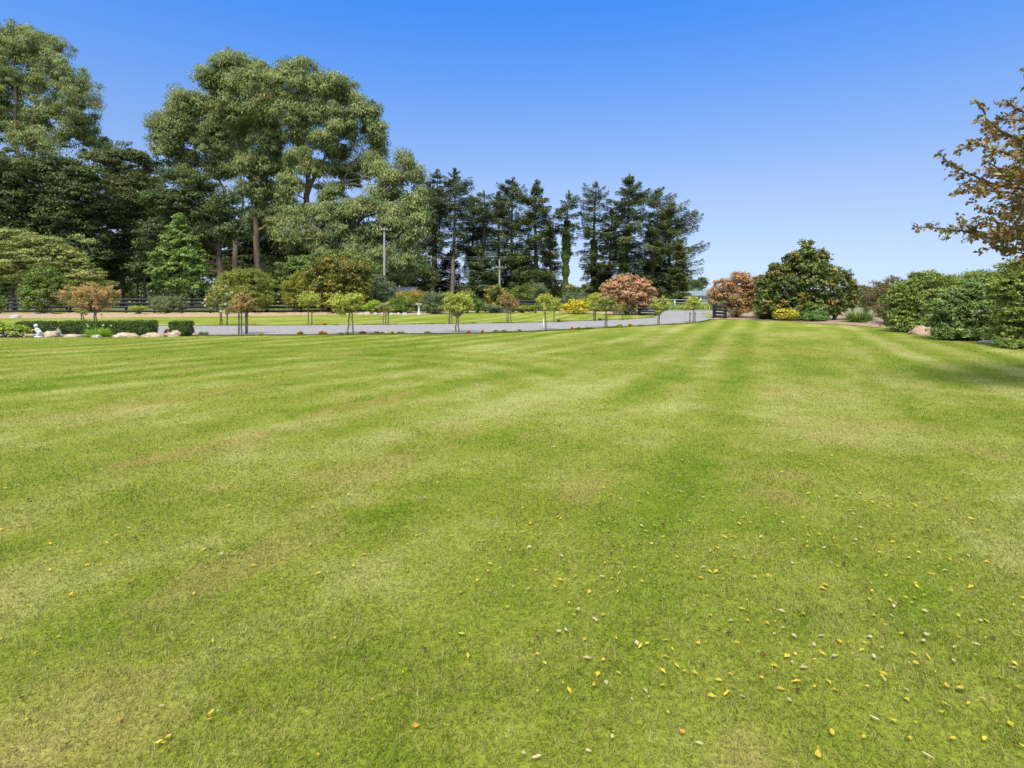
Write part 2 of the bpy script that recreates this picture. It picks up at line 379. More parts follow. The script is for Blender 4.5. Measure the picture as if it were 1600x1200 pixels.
def lawn_colour(x, y):
    wx = fbm(x, y, 5.0, 11); wy = fbm(x, y, 5.0, 31)
    # right family of mowing stripes, straight towards the bed beyond
    h = math.atan2(1, 0.44); s1 = x * math.sin(h) - y * math.cos(h) + 0.30 * wx
    # left family, long arcs
    s2 = np.hypot(x + 58, y - 56) + 0.45 * wx
    s3 = np.hypot(x + 4.2, y - 9.6) + 0.25 * wy
    def stripe(s, p, seed):
        k = np.floor(s / p); r = np.random.default_rng(seed).uniform(-1, 1, 4096)
        f = s / p - k; a = r[(k.astype(int)) % 4096]; b = r[(k.astype(int) + 1) % 4096]
        w = sm(0.25, 0.75, f)
        alt = np.cos(np.pi * 2 * s / (2 * p))
        return 0.62 * alt + 0.6 * (a * (1 - w) + b * w)
    m = sm(-2.0, 2.5, x - (0.27 * (y - 3.2)))
    st1 = stripe(s1, 0.62, 1); st2 = stripe(s2, 0.66, 2); st3 = stripe(s3, 0.6, 3)
    ring = .6 * sm(3.4, 4.4, s3) * (1 - sm(7.2, 8.2, s3)) * sm(9.5, 11.5, y) * (1 - sm(0, 3.5, x))
    st2 = st2 * (1 - ring) + st3 * ring
    st = st1 * m + st2 * (1 - m)
    # streaky noise along the mowing direction
    c, s_ = math.cos(h - 0.12), math.sin(h - 0.12)
    al = x * c + y * s_; ac = x * s_ - y * c
    streak = fbm(al / 3.2, ac, 0.75, 51); big = fbm(x, y, 3.2, 71); mid = fbm(x, y, 0.9, 91); sml = fbm(x, y, 0.28, 111)
    near = 1 - sm(3, 9, y)
    amp = 0.32 + 0.36 * sm(3.5, 13, y)
    v = amp * 0.55 * st + 0.42 * streak + 0.36 * big + 0.34 * mid + 0.28 * sml + .12 * vnoise(x, y, .09, 121)
    g_dark = lin(112, 141, 22); g_mid = lin(149, 161, 60); g_lite = lin(184, 187, 112)
    t = np.clip(v, -1, 1)[..., None]
    col = np.where(t < 0, g_mid + (g_dark - g_mid) * np.minimum(-t * 1.5, 1), g_mid + (g_lite - g_mid) * np.minimum(t * 1.5, 1))
    tan = .75 * (sm(0.12, 0.62, fbm(al / 1.7, ac, .62, 131) + 0.3 * sml + .12 * big) * (.75 + .35 * near))[..., None]
    col = col * (1 - 0.55 * tan) + lin(172, 158, 92) * 0.55 * tan
    # worn streaks beside the mower arcs and lush spots
    for (ax, ay, bx, by, wd, k) in [(gp(190, 728) + gp(400, 680) + (0.22, 0.6)), (gp(480, 650) + gp(640, 615) + (0.25, 0.6)), (gp(180, 640) + gp(400, 600) + (0.5, 0.35)), (gp(1190, 612) + gp(1280, 608) + (0.35, .45)), (gp(1130, 545) + gp(1290, 552) + (1.0, .35))]:
        ab = np.array([bx - ax, by - ay]); L2 = (ab ** 2).sum()
        tt = np.clip(((x - ax) * ab[0] + (y - ay) * ab[1]) / L2, 0, 1)
        d = np.hypot(x - ax - tt * ab[0], y - ay - tt * ab[1]) + 0.15 * mid
        w = (.7 * k * (1 - sm(0, wd, d)))[..., None]; col = col * (1 - w) + lin(190, 160, 100) * w
    for (px, py, rr, k) in [(815, 785, .45, .9), (640, 700, .9, .3), (400, 990, .22, .6), (480, 760, .6, .5), (1150, 1105, .12, .5), (90, 560, 1.5, .4), (1230, 700, .8, .4), (380, 1080, .25, .5)]:
        cx, cy = gp(px, py); d = np.hypot((x - cx), (y - cy) * 0.8) + 0.3 * rr * mid
        w = (.6 * k * (1 - sm(0, rr * 1.2, d + .3 * rr * sml)))[..., None]; col = col * (1 - w) + lin(132, 146, 28) * w
    col = col * (1 + near[..., None] * np.array([-.02, -.07, .04]))
    return np.clip(col, 0.01, 1) * LAWN_GAIN
LAWN_GAIN = 0.73

def build_ground():
    R = 2600
    poly_sheet('ground', [(-R, -R), (R, -R), (R, R), (-R, R)], -0.03, M_FIELD)
    nx, ny = 560, 470
    xs = np.concatenate([np.linspace(-48, -13, 120)[:-1], np.linspace(-13, 17, 400), np.linspace(17, 45, 60)[1:]])
    ys = np.concatenate([np.linspace(-8, 1.2, 12)[:-1], np.geomspace(1.2, 58, 520)])
    X, Yg = np.meshgrid(xs, ys, indexing='ij')
    c = lawn_colour(X, Yg).reshape(-1, 3)
    V = np.stack([X, Yg, np.zeros_like(X)], -1).reshape(-1, 3)
    n1, n2 = X.shape; i = np.arange(n1 - 1)[:, None] * n2; j = np.arange(n2 - 1)[None]
    Q = np.stack([i + j, i + n2 + j, i + n2 + j + 1, i + j + 1], -1).reshape(-1, 4)
    me = raw_mesh('lawn', V, Q, M_LAWN, c); tag(link('lawn', me), kind='structure')
    # gravel drive: between the edges, then out through the gate to the road
    far = [tuple(p) for p in FAR_EDGE]; near = [tuple(p) for p in NEAR_EDGE]
    gate_l = gp(1028, 493.0); gate_r = gp(1113, 497.0)
    drive = near + [gp(1114, 497), (14.2, 41), (15.5, 47), (19, 52.0), (24, 53.6)] + [(9.6, 53.6), (10.2, 50), gp(1029, 489), gp(1027, 493)] + far[::-1]
    poly_sheet('drive', drive, 0.012, M_GRAVEL)
    poly_sheet('road', [(-120, 53.0), (60, 53.0), (160, 53.0), (160, 58.5), (-120, 58.5)], 0.006, M_ROAD)
    # soil border between the lawn and the drive
    b = [tuple(p) for p in LAWN_EDGE] + near[::-1]
    poly_sheet('border_soil', b, 0.008, M_SOIL)
    # soil edge on the far side of the drive (cut edge of the turf)
    off = FAR_EDGE + np.array([0, 0.42]); poly_sheet('verge_soil', far + [tuple(p) for p in off[::-1]], 0.016, M_SOIL)
    # right hand bed
    rb = [tuple(p) for p in RBED] + [(60, -8), (60, 52), (24, 52), (16.0, 46.5), (14.5, 41)]
    poly_sheet('bed_soil', rb, 0.020, M_RBED)
M_RBED = mat_noise('dry_mulch', (0.16, 0.105, 0.07), (0.42, 0.31, 0.21), 3, bump=0.8, bscale=20)

def bumpy_bed(name, front, back, z0, hgt, mat, nx=260, ny=14, seed=5):
    """mounded bed between two edges (arrays of xy)"""
    f = np.array(front); b = np.array(back)
    def rs(P, n):
        t = np.linspace(0, len(P) - 1, n); return np.stack([np.interp(t, np.arange(len(P)), P[:, k]) for k in range(2)], -1)
    f = rs(f, nx); b = rs(b, nx); v = np.linspace(0, 1, ny)[None, :, None]
    P = f[:, None] * (1 - v) + b[:, None] * v
    e = np.sin(np.pi * np.clip(v[..., 0] * 1.0, 0, 1)) ** 0.5
    z = z0 + hgt * e * (0.65 + 0.5 * vnoise(P[..., 0], P[..., 1], 0.5, seed)) + 0.04 * vnoise(P[..., 0], P[..., 1], 0.15, seed + 1) * e
    V = np.concatenate([P, z[..., None]], -1).reshape(-1, 3)
    i = np.arange(nx - 1)[:, None] * ny; j = np.arange(ny - 1)[None]
    Q = np.stack([i + j, i + ny + j, i + ny + j + 1, i + j + 1], -1).reshape(-1, 4)
    return link(name, raw_mesh(name, V, Q, mat, None, True))

build_ground()
b = bumpy_bed('bark_bed', [gp(-700, 496.5), gp(-200, 497), (-40, 37.6), gp(0, 497.3), gp(170, 496), gp(330, 494.6), gp(440, 493), gp(540, 491.7), gp(660, 491.5), gp(760, 486.5), gp(850, 488), gp(930, 489), gp(1000, 492.5)],
              [(-90, 49), (-60, 49), (-50, 48.8), (-42, 48.6), (-33, 48.4), (-24, 48.2), (-18, 48), (-12, 48), (-7, 48), (-1, 57), (3, 53), (7, 51), (10.3, 44.6)], 0.0, 0.14, M_BARKBED)
tag(b, kind='structure')

# ------------------------------------------------------------------ grass blades
def inside_lawn(x, y):
    ex = LAWN_EDGE[:, 0]; ey = LAWN_EDGE[:, 1]
    o = np.argsort(ex); lim = np.interp(x, ex[o], ey[o])
    rx = np.interp(y, RBED[::-1][:, 1], RBED[::-1][:, 0])
    far_r = np.interp(x, RBED[:5, 0], RBED[:5, 1])
    lim = np.where(x > ex.max(), far_r, lim)
    return (y < lim - 0.02) & (x < rx - 0.02)
def blades(name, y0=0.5, y1=27.0, margin=3.6):
    yy = np.linspace(y0, y1, 800); dens = 18500 * np.minimum(1, (2.4 / yy)) ** 1.55 * (1 - sm(19, 27, yy)); wd = 2 * (0.92 * yy + margin)
    cum = np.cumsum(dens * wd) * (yy[1] - yy[0]); n = int(cum[-1] * GD)
    y = np.interp(rng.random(n), cum / cum[-1], yy); x = U(-1, 1, n) * (0.92 * y + margin)
    k = inside_lawn(x, y) & (rng.random(n) < sm(0, 1.4, 0.92 * y + margin - np.abs(x))) & (rng.random(n) < 0.72 + 0.38 * vnoise(x, y, 0.06, 201))
    x, y = x[k], y[k]; n = len(x); far = np.maximum(1, y / 2.4)
    a = U(0, 2 * np.pi, n); lean = np.minimum(rng.beta(2, 2, n) * 1.25 + 0.15 + .12 * np.log(far), 1.5)
    hh = 0.027 * far ** -.14 * np.where(rng.random(n) < .06, 1.45, 1) * U(0.5, 1.25, n) * (1 + 0.3 * vnoise(x, y, 0.35, 203)); ww = 0.0033 * far ** .9 * U(0.7, 1.3, n)
    base = np.stack([x, y, np.full(n, -0.001)], -1)
    D = np.stack([np.cos(a) * np.sin(lean), np.sin(a) * np.sin(lean), np.cos(lean)], -1)
    th = a + np.pi / 2 + U(-0.5, 0.5, n); Sd = np.stack([np.cos(th), np.sin(th), np.zeros(n)], -1)
    V = np.empty((n, 3, 3)); V[:, 0] = base - Sd * ww[:, None] * 0.5; V[:, 1] = base + Sd * ww[:, None] * 0.5
    V[:, 2] = base + D * hh[:, None]; V[:, :, 2] = np.maximum(V[:, :, 2], 0.001)
    c = lawn_colour(x, y) * (1 + (U(0.52, 1.48, (n, 1)) - 1) * (far[:, None] ** -.45)); dead = rng.random(n) < 0.15 + .13 * (1 - sm(3, 9, y)) + 0.16 * vnoise(x, y, 0.4, 207) + .1 * vnoise(x, y, .09, 209)
    c[dead] = c[dead] * 0.35 + lin(200, 184, 130) * LAWN_GAIN * 0.65 * U(0.7, 1.3, (dead.sum(), 1))
    grn = rng.random(n) < 0.18; c[grn] *= np.array([0.72, 0.92, 0.62])
    return raw_mesh(name, V.reshape(-1, 3), np.arange(n * 3).reshape(n, 3), M_GRASS, np.repeat(c, 3, axis=0))
def build_grass():
    o = link('grass', blades('grass')); tag(o, 'short mown green and straw coloured grass blades of the big lawn', 'grass', kind='stuff')
GD = 1.0
build_grass()

# ------------------------------------------------------------------ palettes (linear albedo)
P_GUM = [((.150, .188, .082), 3), ((.105, .140, .064), 3), ((.20, .225, .10), 2), ((.065, .092, .045), 2.5), ((.16, .13, .06), .4)]
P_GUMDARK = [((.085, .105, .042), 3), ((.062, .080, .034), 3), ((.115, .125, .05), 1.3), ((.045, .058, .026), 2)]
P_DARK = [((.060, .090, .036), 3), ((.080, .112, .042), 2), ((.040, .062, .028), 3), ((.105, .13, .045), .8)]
P_CEDAR = [((.085, .125, .072), 3), ((.115, .155, .082), 2), ((.048, .070, .044), 2.5), ((.14, .165, .085), 1)]
P_CONIF = [((.090, .122, .048), 3), ((.12, .150, .055), 2), ((.052, .070, .034), 2.5), ((.15, .14, .065), .8)]
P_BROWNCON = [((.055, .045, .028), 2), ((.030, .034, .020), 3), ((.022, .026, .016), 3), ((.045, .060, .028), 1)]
P_MAPLE = [((.140, .215, .055), 3), ((.105, .165, .045), 3), ((.18, .25, .075), 1.5), ((.07, .115, .035), 1.5)]
P_GREY = [((.20, .235, .085), 3), ((.16, .195, .07), 3), ((.26, .27, .12), 2), ((.11, .135, .05), 2), ((.26, .20, .12), .25)]
P_CAMEL = [((.110, .165, .028), 3), ((.070, .115, .022), 3), ((.18, .23, .04), 1.4), ((.035, .062, .016), 2)]
P_OLIVE = [((.18, .22, .045), 3), ((.13, .16, .036), 3), ((.22, .22, .05), 1.5), ((.055, .08, .022), 2)]
P_YGREEN = [((.20, .22, .035), 3), ((.14, .17, .03), 2), ((.28, .25, .05), 1.3), ((.06, .085, .02), 2)]
P_GOLD = [((.10, .12, .025), 2), ((.035, .050, .015), 4.5), ((.36, .29, .05), 1.7), ((.20, .18, .04), 1.6)]
P_LIME = [((.20, .28, .035), 3), ((.14, .22, .03), 3), ((.28, .33, .05), 1.5), ((.08, .13, .025), 1)]
P_ROSE = [((.16, .19, .055), 3), ((.10, .13, .04), 3), ((.24, .24, .08), 1.5), ((.06, .08, .03), 1.5), ((.22, .15, .07), .5)]; P_ROSE = [(tuple(v * 1.25 for v in c), w) for c, w in P_ROSE]
P_ROSEY = [((.24, .25, .05), 3), ((.17, .20, .045), 3), ((.32, .28, .07), 1.5), ((.10, .13, .035), 1.5)]; P_ROSEY = [(tuple(v * 1.25 for v in c), w) for c, w in P_ROSEY]
P_ROSEB = [((.22, .14, .06), 2), ((.14, .14, .05), 3), ((.28, .16, .09), 1.5), ((.07, .07, .03), 1.5)]; P_ROSEB = [(tuple(v * 1.25 for v in c), w) for c, w in P_ROSEB]
P_ROSEP = [((.26, .19, .09), 2), ((.18, .18, .07), 3), ((.34, .17, .10), 1.5), ((.10, .10, .04), 1.5)]; P_ROSEP = [(tuple(v * 1.25 for v in c), w) for c, w in P_ROSEP]
P_PHOT = [((.085, .095, .035), 3), ((.050, .060, .026), 3), ((.16, .13, .05), 1)]
P_PHTIP = [((.52, .265, .22), 3), ((.46, .28, .19), 2), ((.60, .34, .30), 1.5), ((.32, .23, .11), 1)]
P_PHTIP2 = [((.36, .19, .13), 3), ((.31, .20, .10), 2), ((.28, .12, .08), 2), ((.20, .15, .06), 1)]
P_MAG = [((.080, .115, .028), 4), ((.050, .072, .019), 3.5), ((.115, .14, .05), 1.7), ((.18, .115, .03), 1.5), ((.20, .22, .12), .3)]
P_RHODO = [((.115, .165, .034), 3), ((.080, .120, .026), 3), ((.17, .21, .045), 2), ((.045, .068, .018), 1.5)]
P_RHODOB = [((.095, .150, .045), 3), ((.070, .115, .034), 3), ((.14, .19, .06), 2), ((.04, .064, .022), 1.5)]
P_BOX = [((.055, .100, .020), 3), ((.035, .065, .015), 3), ((.10, .15, .03), 1)]
P_COPPER = [((.20, .115, .05), 3), ((.13, .07, .04), 2), ((.17, .16, .045), 3.5), ((.22, .13, .05), 1.5), ((.06, .05, .028), 1.5)]
P_BROWNISH = [((.12, .10, .055), 3), ((.16, .12, .075), 2), ((.08, .085, .04), 2), ((.055, .06, .03), 1)]
P_SAGE = [((.12, .15, .085), 3), ((.085, .115, .06), 3), ((.17, .19, .10), 1)]
P_YFLOWER = [((.10, .13, .03), 2), ((.55, .42, .03), 3), ((.62, .50, .06), 2), ((.25, .25, .04), 1)]

P_GUM = [(tuple(v * 1.14 for v in c), w) for c, w in P_GUM]; P_ROSEY = [((c[0] * 1.0, c[1] * 1.06, c[2]), w) for c, w in P_ROSEY]; P_RHODO = [(tuple(v * 1.08 for v in c), w) for c, w in P_RHODO]; P_RHODOB = [(tuple(v * 1.12 for v in c), w) for c, w in P_RHODOB]
# ------------------------------------------------------------------ big trees
def T(*a, **k): return tree(*a, **k)
GB = dict(bark=M_GUMBARK)
# far left gum with two bare trunks
T('eucalyptus_tree', 'tall gum tree at the far left edge, two bare trunks showing below its high crown', 'tree', 38, 76,
  [(22, 80, 42, 34), (62, 92, 40, 32), (-15, 110, 45, 50), (98, 135, 36, 30), (124, 165, 24, 26), (40, 145, 38, 30), (78, 185, 36, 24), (12, 205, 38, 26),
   (112, 215, 30, 22), (148, 228, 18, 16), (-30, 190, 45, 60), (55, 225, 30, 18), (135, 195, 16, 16)],
  'gum', P_GUM, [([(30, None), (27, 330), (25, 180), (22, 90)], .50), ([(50, None), (51, 300), (52, 190), (66, 100)], .45)], cov=0.8, blobdepth=3, group='gum trees', fill=0, **GB)
T('broadleaf_tree', 'dark green dense tree at the left, below the two bare gum trunks', 'tree', 60, 66,
  [(30, 275, 52, 32), (85, 272, 42, 30), (128, 285, 30, 28), (-20, 300, 50, 45), (50, 325, 60, 32), (118, 318, 34, 30), (100, 355, 50, 32), (-10, 370, 60, 50), (60, 390, 70, 40), (130, 395, 36, 36)],
  'dark', P_DARK, [([(60, None), (62, 400), (58, 300)], .45)], cov=1.6, blobdepth=2, group='dark trees behind the fence')
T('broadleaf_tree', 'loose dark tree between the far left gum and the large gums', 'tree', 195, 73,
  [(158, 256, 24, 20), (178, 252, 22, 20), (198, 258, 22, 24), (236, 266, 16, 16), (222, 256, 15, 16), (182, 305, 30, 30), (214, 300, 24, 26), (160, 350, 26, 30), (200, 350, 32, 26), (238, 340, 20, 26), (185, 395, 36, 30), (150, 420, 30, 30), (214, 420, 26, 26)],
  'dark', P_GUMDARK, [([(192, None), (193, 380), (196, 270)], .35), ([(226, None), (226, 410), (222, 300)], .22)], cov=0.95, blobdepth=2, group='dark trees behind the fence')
T('broadleaf_tree', 'dark tree with a thick trunk behind the pointed light green tree', 'tree', 343, 64,
  [(285, 292, 36, 26), (258, 325, 30, 30), (318, 315, 34, 28), (290, 345, 40, 28), (335, 345, 30, 26), (360, 320, 22, 22), (255, 375, 30, 26), (322, 375, 30, 20), (240, 405, 26, 30), (365, 365, 22, 22)],
  'dark', P_DARK, [([(343, None), (344, 430), (341, 380), (330, 310)], .60)], cov=1.15, blobdepth=2, group='dark trees behind the fence')
T('broadleaf_tree', 'dark tree just beyond the left edge of the picture', 'tree', -160, 70,
  [(-170, 290, 60, 50), (-110, 320, 50, 50), (-220, 340, 50, 50), (-160, 380, 80, 50), (-90, 400, 50, 40), (-230, 410, 50, 40)], 'dark', P_DARK, [([(-160, None), (-158, 400), (-162, 300)], .45)], cov=1.0, blobdepth=2, group='dark trees behind the fence')
# the great gums
T('eucalyptus_tree', 'leftmost of the large gums, crown leaning left over the dark trees', 'tree', 372, 74,
  [(264, 205, 24, 24), (252, 232, 18, 16), (296, 172, 28, 22), (290, 215, 30, 22), (335, 175, 28, 24), (330, 225, 30, 24), (290, 255, 22, 14), (365, 205, 26, 24), (372, 250, 28, 22), (340, 270, 24, 16)],
  'gum', P_GUM, [([(370, None), (368, 380), (352, 300), (318, 235)], .5), ([(368, 380), (380, 320), (372, 230)], .3)], cov=1.35, blobdepth=2, group='gum trees', **GB)
T('eucalyptus_tree', 'tallest gum tree, highest crown in the middle of the big clump', 'tree', 400, 69,
  [(324, 124, 12, 17), (362, 108, 26, 18), (352, 142, 26, 22), (388, 108, 22, 18), (384, 140, 28, 24), (412, 130, 22, 22), (362, 178, 28, 20), (402, 172, 28, 22), (428, 168, 16, 26),
   (388, 215, 26, 20), (422, 222, 24, 22), (400, 262, 30, 22), (432, 268, 22, 24), (388, 305, 22, 16), (425, 312, 28, 20), (408, 345, 26, 18), (440, 345, 18, 16)],
  'gum', P_GUM, [([(404, None), (402, 420), (398, 330), (392, 240), (400, 150)], .62), ([(394, 290), (372, 230), (352, 170)], .25), ([(394, 262), (420, 205), (425, 160)], .22)], cov=1.3, blobdepth=2.5, group='gum trees', **GB)
T('eucalyptus_tree', 'large gum with a rounded right shoulder and a thick pale leaning trunk', 'tree', 486, 66,
  [(468, 112, 24, 12), (452, 135, 26, 18), (482, 138, 28, 18), (512, 142, 24, 18), (536, 150, 22, 20), (562, 178, 22, 20), (582, 205, 15, 24), (590, 245, 10, 22), (455, 175, 24, 18), (490, 180, 26, 20), (525, 188, 24, 18),
   (550, 215, 16, 14), (470, 215, 24, 20), (503, 222, 20, 16), (532, 240, 16, 14), (468, 255, 22, 18), (575, 262, 22, 16), (545, 278, 20, 14), (508, 268, 22, 16), (598, 275, 12, 14), (455, 300, 22, 18), (520, 305, 22, 14)],
  'gum', P_GUM, [([(487, None), (488, 400), (478, 330), (482, 270), (478, 190), (470, 130)], .66), ([(480, 300), (505, 250), (530, 180)], .3), ([(484, 330), (530, 290), (565, 235)], .25)], cov=1.2, blobdepth=2.5, group='gum trees', **GB)
T('eucalyptus_tree', 'weeping gum at the right end of the clump, hanging foliage beside the power pole', 'tree', 555, 62,
  [(632, 262, 15, 12), (648, 282, 10, 16), (620, 285, 14, 14), (655, 318, 9, 18), (654, 345, 12, 24), (640, 330, 14, 16), (600, 312, 22, 14), (572, 330, 24, 16), (540, 338, 24, 16), (508, 345, 24, 16), (612, 345, 22, 18),
   (470, 345, 22, 18), (450, 375, 20, 16), (545, 370, 34, 18), (590, 372, 26, 18), (500, 378, 24, 14), (628, 380, 20, 22), (610, 410, 26, 20), (575, 405, 26, 16), (640, 415, 16, 22)],
  'gum', P_GUM, [([(548, None), (545, 400), (556, 350), (600, 300), (632, 268)], .42), ([(545, 400), (520, 370), (480, 350)], .25)], cov=1.45, blobdepth=2, group='gum trees', **GB)
# dim trees seen low between and behind the gums
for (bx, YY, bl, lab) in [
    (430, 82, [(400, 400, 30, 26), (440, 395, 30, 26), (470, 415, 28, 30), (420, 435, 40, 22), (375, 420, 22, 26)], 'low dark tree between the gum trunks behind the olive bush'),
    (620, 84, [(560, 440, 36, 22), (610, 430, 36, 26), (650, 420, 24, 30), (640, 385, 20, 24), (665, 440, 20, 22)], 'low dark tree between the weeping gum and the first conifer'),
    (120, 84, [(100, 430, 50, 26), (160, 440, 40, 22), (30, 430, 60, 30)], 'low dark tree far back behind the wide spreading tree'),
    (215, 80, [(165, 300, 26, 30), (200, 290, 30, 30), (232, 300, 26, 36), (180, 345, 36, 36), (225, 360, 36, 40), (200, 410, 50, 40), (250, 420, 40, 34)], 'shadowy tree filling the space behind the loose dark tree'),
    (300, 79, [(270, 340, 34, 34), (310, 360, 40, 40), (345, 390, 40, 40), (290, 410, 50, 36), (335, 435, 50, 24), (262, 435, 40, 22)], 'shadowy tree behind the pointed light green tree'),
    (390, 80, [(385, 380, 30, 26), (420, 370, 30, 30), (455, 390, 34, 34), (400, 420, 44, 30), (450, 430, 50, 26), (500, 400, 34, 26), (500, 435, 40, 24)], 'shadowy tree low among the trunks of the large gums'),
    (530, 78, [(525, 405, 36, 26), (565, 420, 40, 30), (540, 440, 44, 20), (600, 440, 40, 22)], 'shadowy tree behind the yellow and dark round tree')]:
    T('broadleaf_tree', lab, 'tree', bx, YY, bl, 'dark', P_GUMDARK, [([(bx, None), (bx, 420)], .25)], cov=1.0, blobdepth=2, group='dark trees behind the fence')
T('maple_tree', 'pointed light green tree standing just behind the black fence', 'tree', 280, 57,
  [(279, 345, 6, 12), (278, 362, 16, 14), (270, 380, 20, 14), (292, 382, 20, 14), (262, 402, 24, 15), (298, 402, 24, 16), (280, 420, 30, 16), (252, 425, 20, 14), (308, 425, 18, 14), (262, 445, 24, 11), (296, 446, 26, 11)],
  'maple', P_MAPLE, [([(281, None), (281, 440), (279, 350)], .14)], cov=1.25, bark=M_BARK)
T('spreading_tree', 'wide low grey green tree with reddish tips at the left edge', 'tree', 20, 55,
  [(10, 378, 52, 18), (58, 385, 40, 18), (-40, 385, 50, 30), (92, 400, 34, 16), (40, 410, 55, 20), (120, 415, 24, 14), (90, 428, 40, 18), (138, 432, 26, 16), (160, 448, 20, 12), (20, 435, 46, 20), (-40, 430, 50, 30), (105, 450, 40, 14), (140, 380, 8, 8), (122, 372, 7, 5)],
  'fine', P_GREY, [([(22, None), (20, 440), (30, 400)], .28)], cov=1.3, dfac=0.8, blobdepth=1)

# ------------------------------------------------------------------ conifers
WF = 1.24
def conifer(name, label, base_px, tip, Y, prof, pal, lean=0, bare=None, ivy=None, whorl=0.5, nb=7, dens=1.0, dead=0.0, up=0.25, droop=0.25, asym=0.0, r0=0.32, group='tall conifers along the road', trunkm=None, back=None, gap=0.12):
    """prof: list of (photo row, half width in px); foliage in whorls between the first and last row"""
    k = Y / F; bx = (base_px - 800) * k; r = root(name, (bx, Y), label, 'tree', group)
    zt = H + (HZ - tip[1]) * k; tx = (tip[0] - 800) * k
    z = np.linspace(-0.05, zt, 24); t = z / zt
    P = np.stack([bx + (tx - bx) * t + 0.12 * np.sin(t * 5 + base_px), Y + 0.1 * np.cos(t * 6), z], -1)
    mb = MB(); mb.tube(P, r0 * (1 - t) ** 0.8 + 0.025, 8)
    rows = np.array([p[0] for p in prof], float); wid = np.array([p[1] for p in prof], float) * k * WF
    zr = H + (HZ - rows) * k; o = np.argsort(zr); zr, wid = zr[o], wid[o]
    ztop, zbot = zt - 0.15, zr.min()
    LP = []; LA = []; LN = []; LS = []; own = []; bi = 0
    zz = zbot
    while zz < ztop:
        w = np.interp(zz, zr, wid); m = max(3, int(nb * U(0.7, 1.2)))
        for a in U(0, 2 * np.pi, m):
            if rng.random() < gap: continue
            L = w * (0.35 + 0.8 * rng.random() ** .7) * (1 + asym * math.cos(a)); z0 = zz + U(-.9, .9) * whorl; up_ = up + U(-.22, .3); dr_ = droop + U(-.12, .2)
            if L < 0.15: L = 0.15
            c = np.array([np.interp(z0, P[:, 2], P[:, 0]), Y, z0]); d = np.array([math.cos(a), math.sin(a), 0.0])
            s = np.linspace(0, 1, 6); tf = (zz - zbot) / (ztop - zbot)
            rise = up_ * (0.3 + tf); dr = dr_ * (1.2 - tf)
            Bp = c + d * (s * L)[:, None] + np.array([0, 0, 1]) * (L * (rise * s - dr * s ** 2 * 1.3 + 0.12 * s ** 4))[:, None]
            mb.tube(Bp, np.linspace(0.025 + 0.012 * L, 0.008, 6), 4)
            n = int(74 * dens * (L + 0.35)); ss = (0.18 + 0.82 * rng.random(n) ** 0.8) if L > .5 else rng.random(n)
            q = np.stack([np.interp(ss, s, Bp[:, i]) for i in range(3)], -1)
            side = np.array([-d[1], d[0], 0]); sp = U(-1, 1, n); fan = 0.36 * L * (1 - ss) ** 0.6 + 0.2
            q += side * (sp * fan)[:, None] + d * U(-.1, .1, (n, 1)); q[:, 2] += -0.10 * np.abs(sp) * fan - rng.random(n) ** 1.5 * (0.35 + .12 * L) + 0.12
            A = d + side * (np.sign(sp) * U(0.3, 1.1, n))[:, None] + runit(n) * 0.45; A[:, 2] -= 0.15
            LP.append(q); LA.append(A); LN.append(np.array([0, 0, 1.0]) + runit(n) * 0.6); own.append(np.full(n, bi)); bi += 1
        zz += whorl * U(0.7, 1.7)
    # leader
    n = 60; q = np.stack([np.full(n, tx) + U(-.12, .12, n), np.full(n, Y) + U(-.12, .12, n), zt - rng.random(n) * 0.9 + 0.1], -1)
    LP.append(q); LA.append(runit(n) * 0.6 + np.array([0, 0, .8])); LN.append(runit(n)); own.append(np.full(n, bi)); bi += 1
    if dead:
        zb = H + (HZ - dead) * k if dead > 1 else zbot
        for zq in np.arange(1.2, zb, 0.35):
            for a in U(0, 2 * np.pi, 2):
                L = U(0.8, 2.6); c = np.array([np.interp(zq, P[:, 2], P[:, 0]), Y, zq]); e = c + np.array([math.cos(a) * L, math.sin(a) * L, U(-.3, .7) * L * .6])
                branchy(mb, c, e, 0.035, 0.01, n=4, sides=4)
    mb.build('trunk', trunkm or M_PALEBARK, r, smooth=True)
    Pp = np.vstack(LP); idx = np.concatenate(own); n = len(Pp); c = palette(pal, bi, idx)
    V, Q, cc = leaf_quads(Pp, np.vstack(LA), np.vstack(LN), 0.34 * U(.6, 1.3, n), 0.12 * U(.7, 1.3, n), c, 0.1)
    link('crown', raw_mesh('crown', V, Q, M_NEEDLE, cc), r)
    if ivy:
        z1 = H + (HZ - ivy[0]) * k; n = int(900 * (z1) * ivy[1]); zc = rng.random(n) * z1; a = U(0, 2 * np.pi, n)
        rad = (ivy[1] * (0.75 + 0.35 * np.sin(zc * 1.7 + base_px) * np.cos(zc * 0.9)) * (1.25 - 0.45 * zc / z1)) * rng.random(n) ** 0.35
        cx = np.interp(zc, P[:, 2], P[:, 0]); dd = np.stack([np.cos(a), np.sin(a), np.zeros(n)], -1)
        q = np.stack([cx, np.full(n, Y), zc], -1) + dd * rad[:, None]
        V, Q, cc = leaf_quads(q, runit(n) + np.array([0, 0, -.7]), dd + runit(n) * .5, .20, .17, palette([((.075, .12, .035), 3), ((.11, .16, .045), 2), ((.04, .065, .025), 2)], 400, rng.integers(0, 400, n)), .1)
        link('ivy', raw_mesh('ivy', V, Q, M_LEAF, cc), r)
    return r
CY = 86
conifer('conifer_tree', 'first tall conifer right of the weeping gum, paired bare trunks', 676, (683, 265), CY, [(400, 14), (370, 20), (340, 24), (310, 23), (285, 14), (266, 1)], P_CEDAR, dead=400, dens=.95, gap=.2)
conifer('conifer_tree', 'slender conifer close behind the first one with a bare pale trunk', 684, (672, 285), CY + 4, [(390, 10), (350, 18), (310, 16), (287, 3)], P_CEDAR, dead=390, gap=.2)
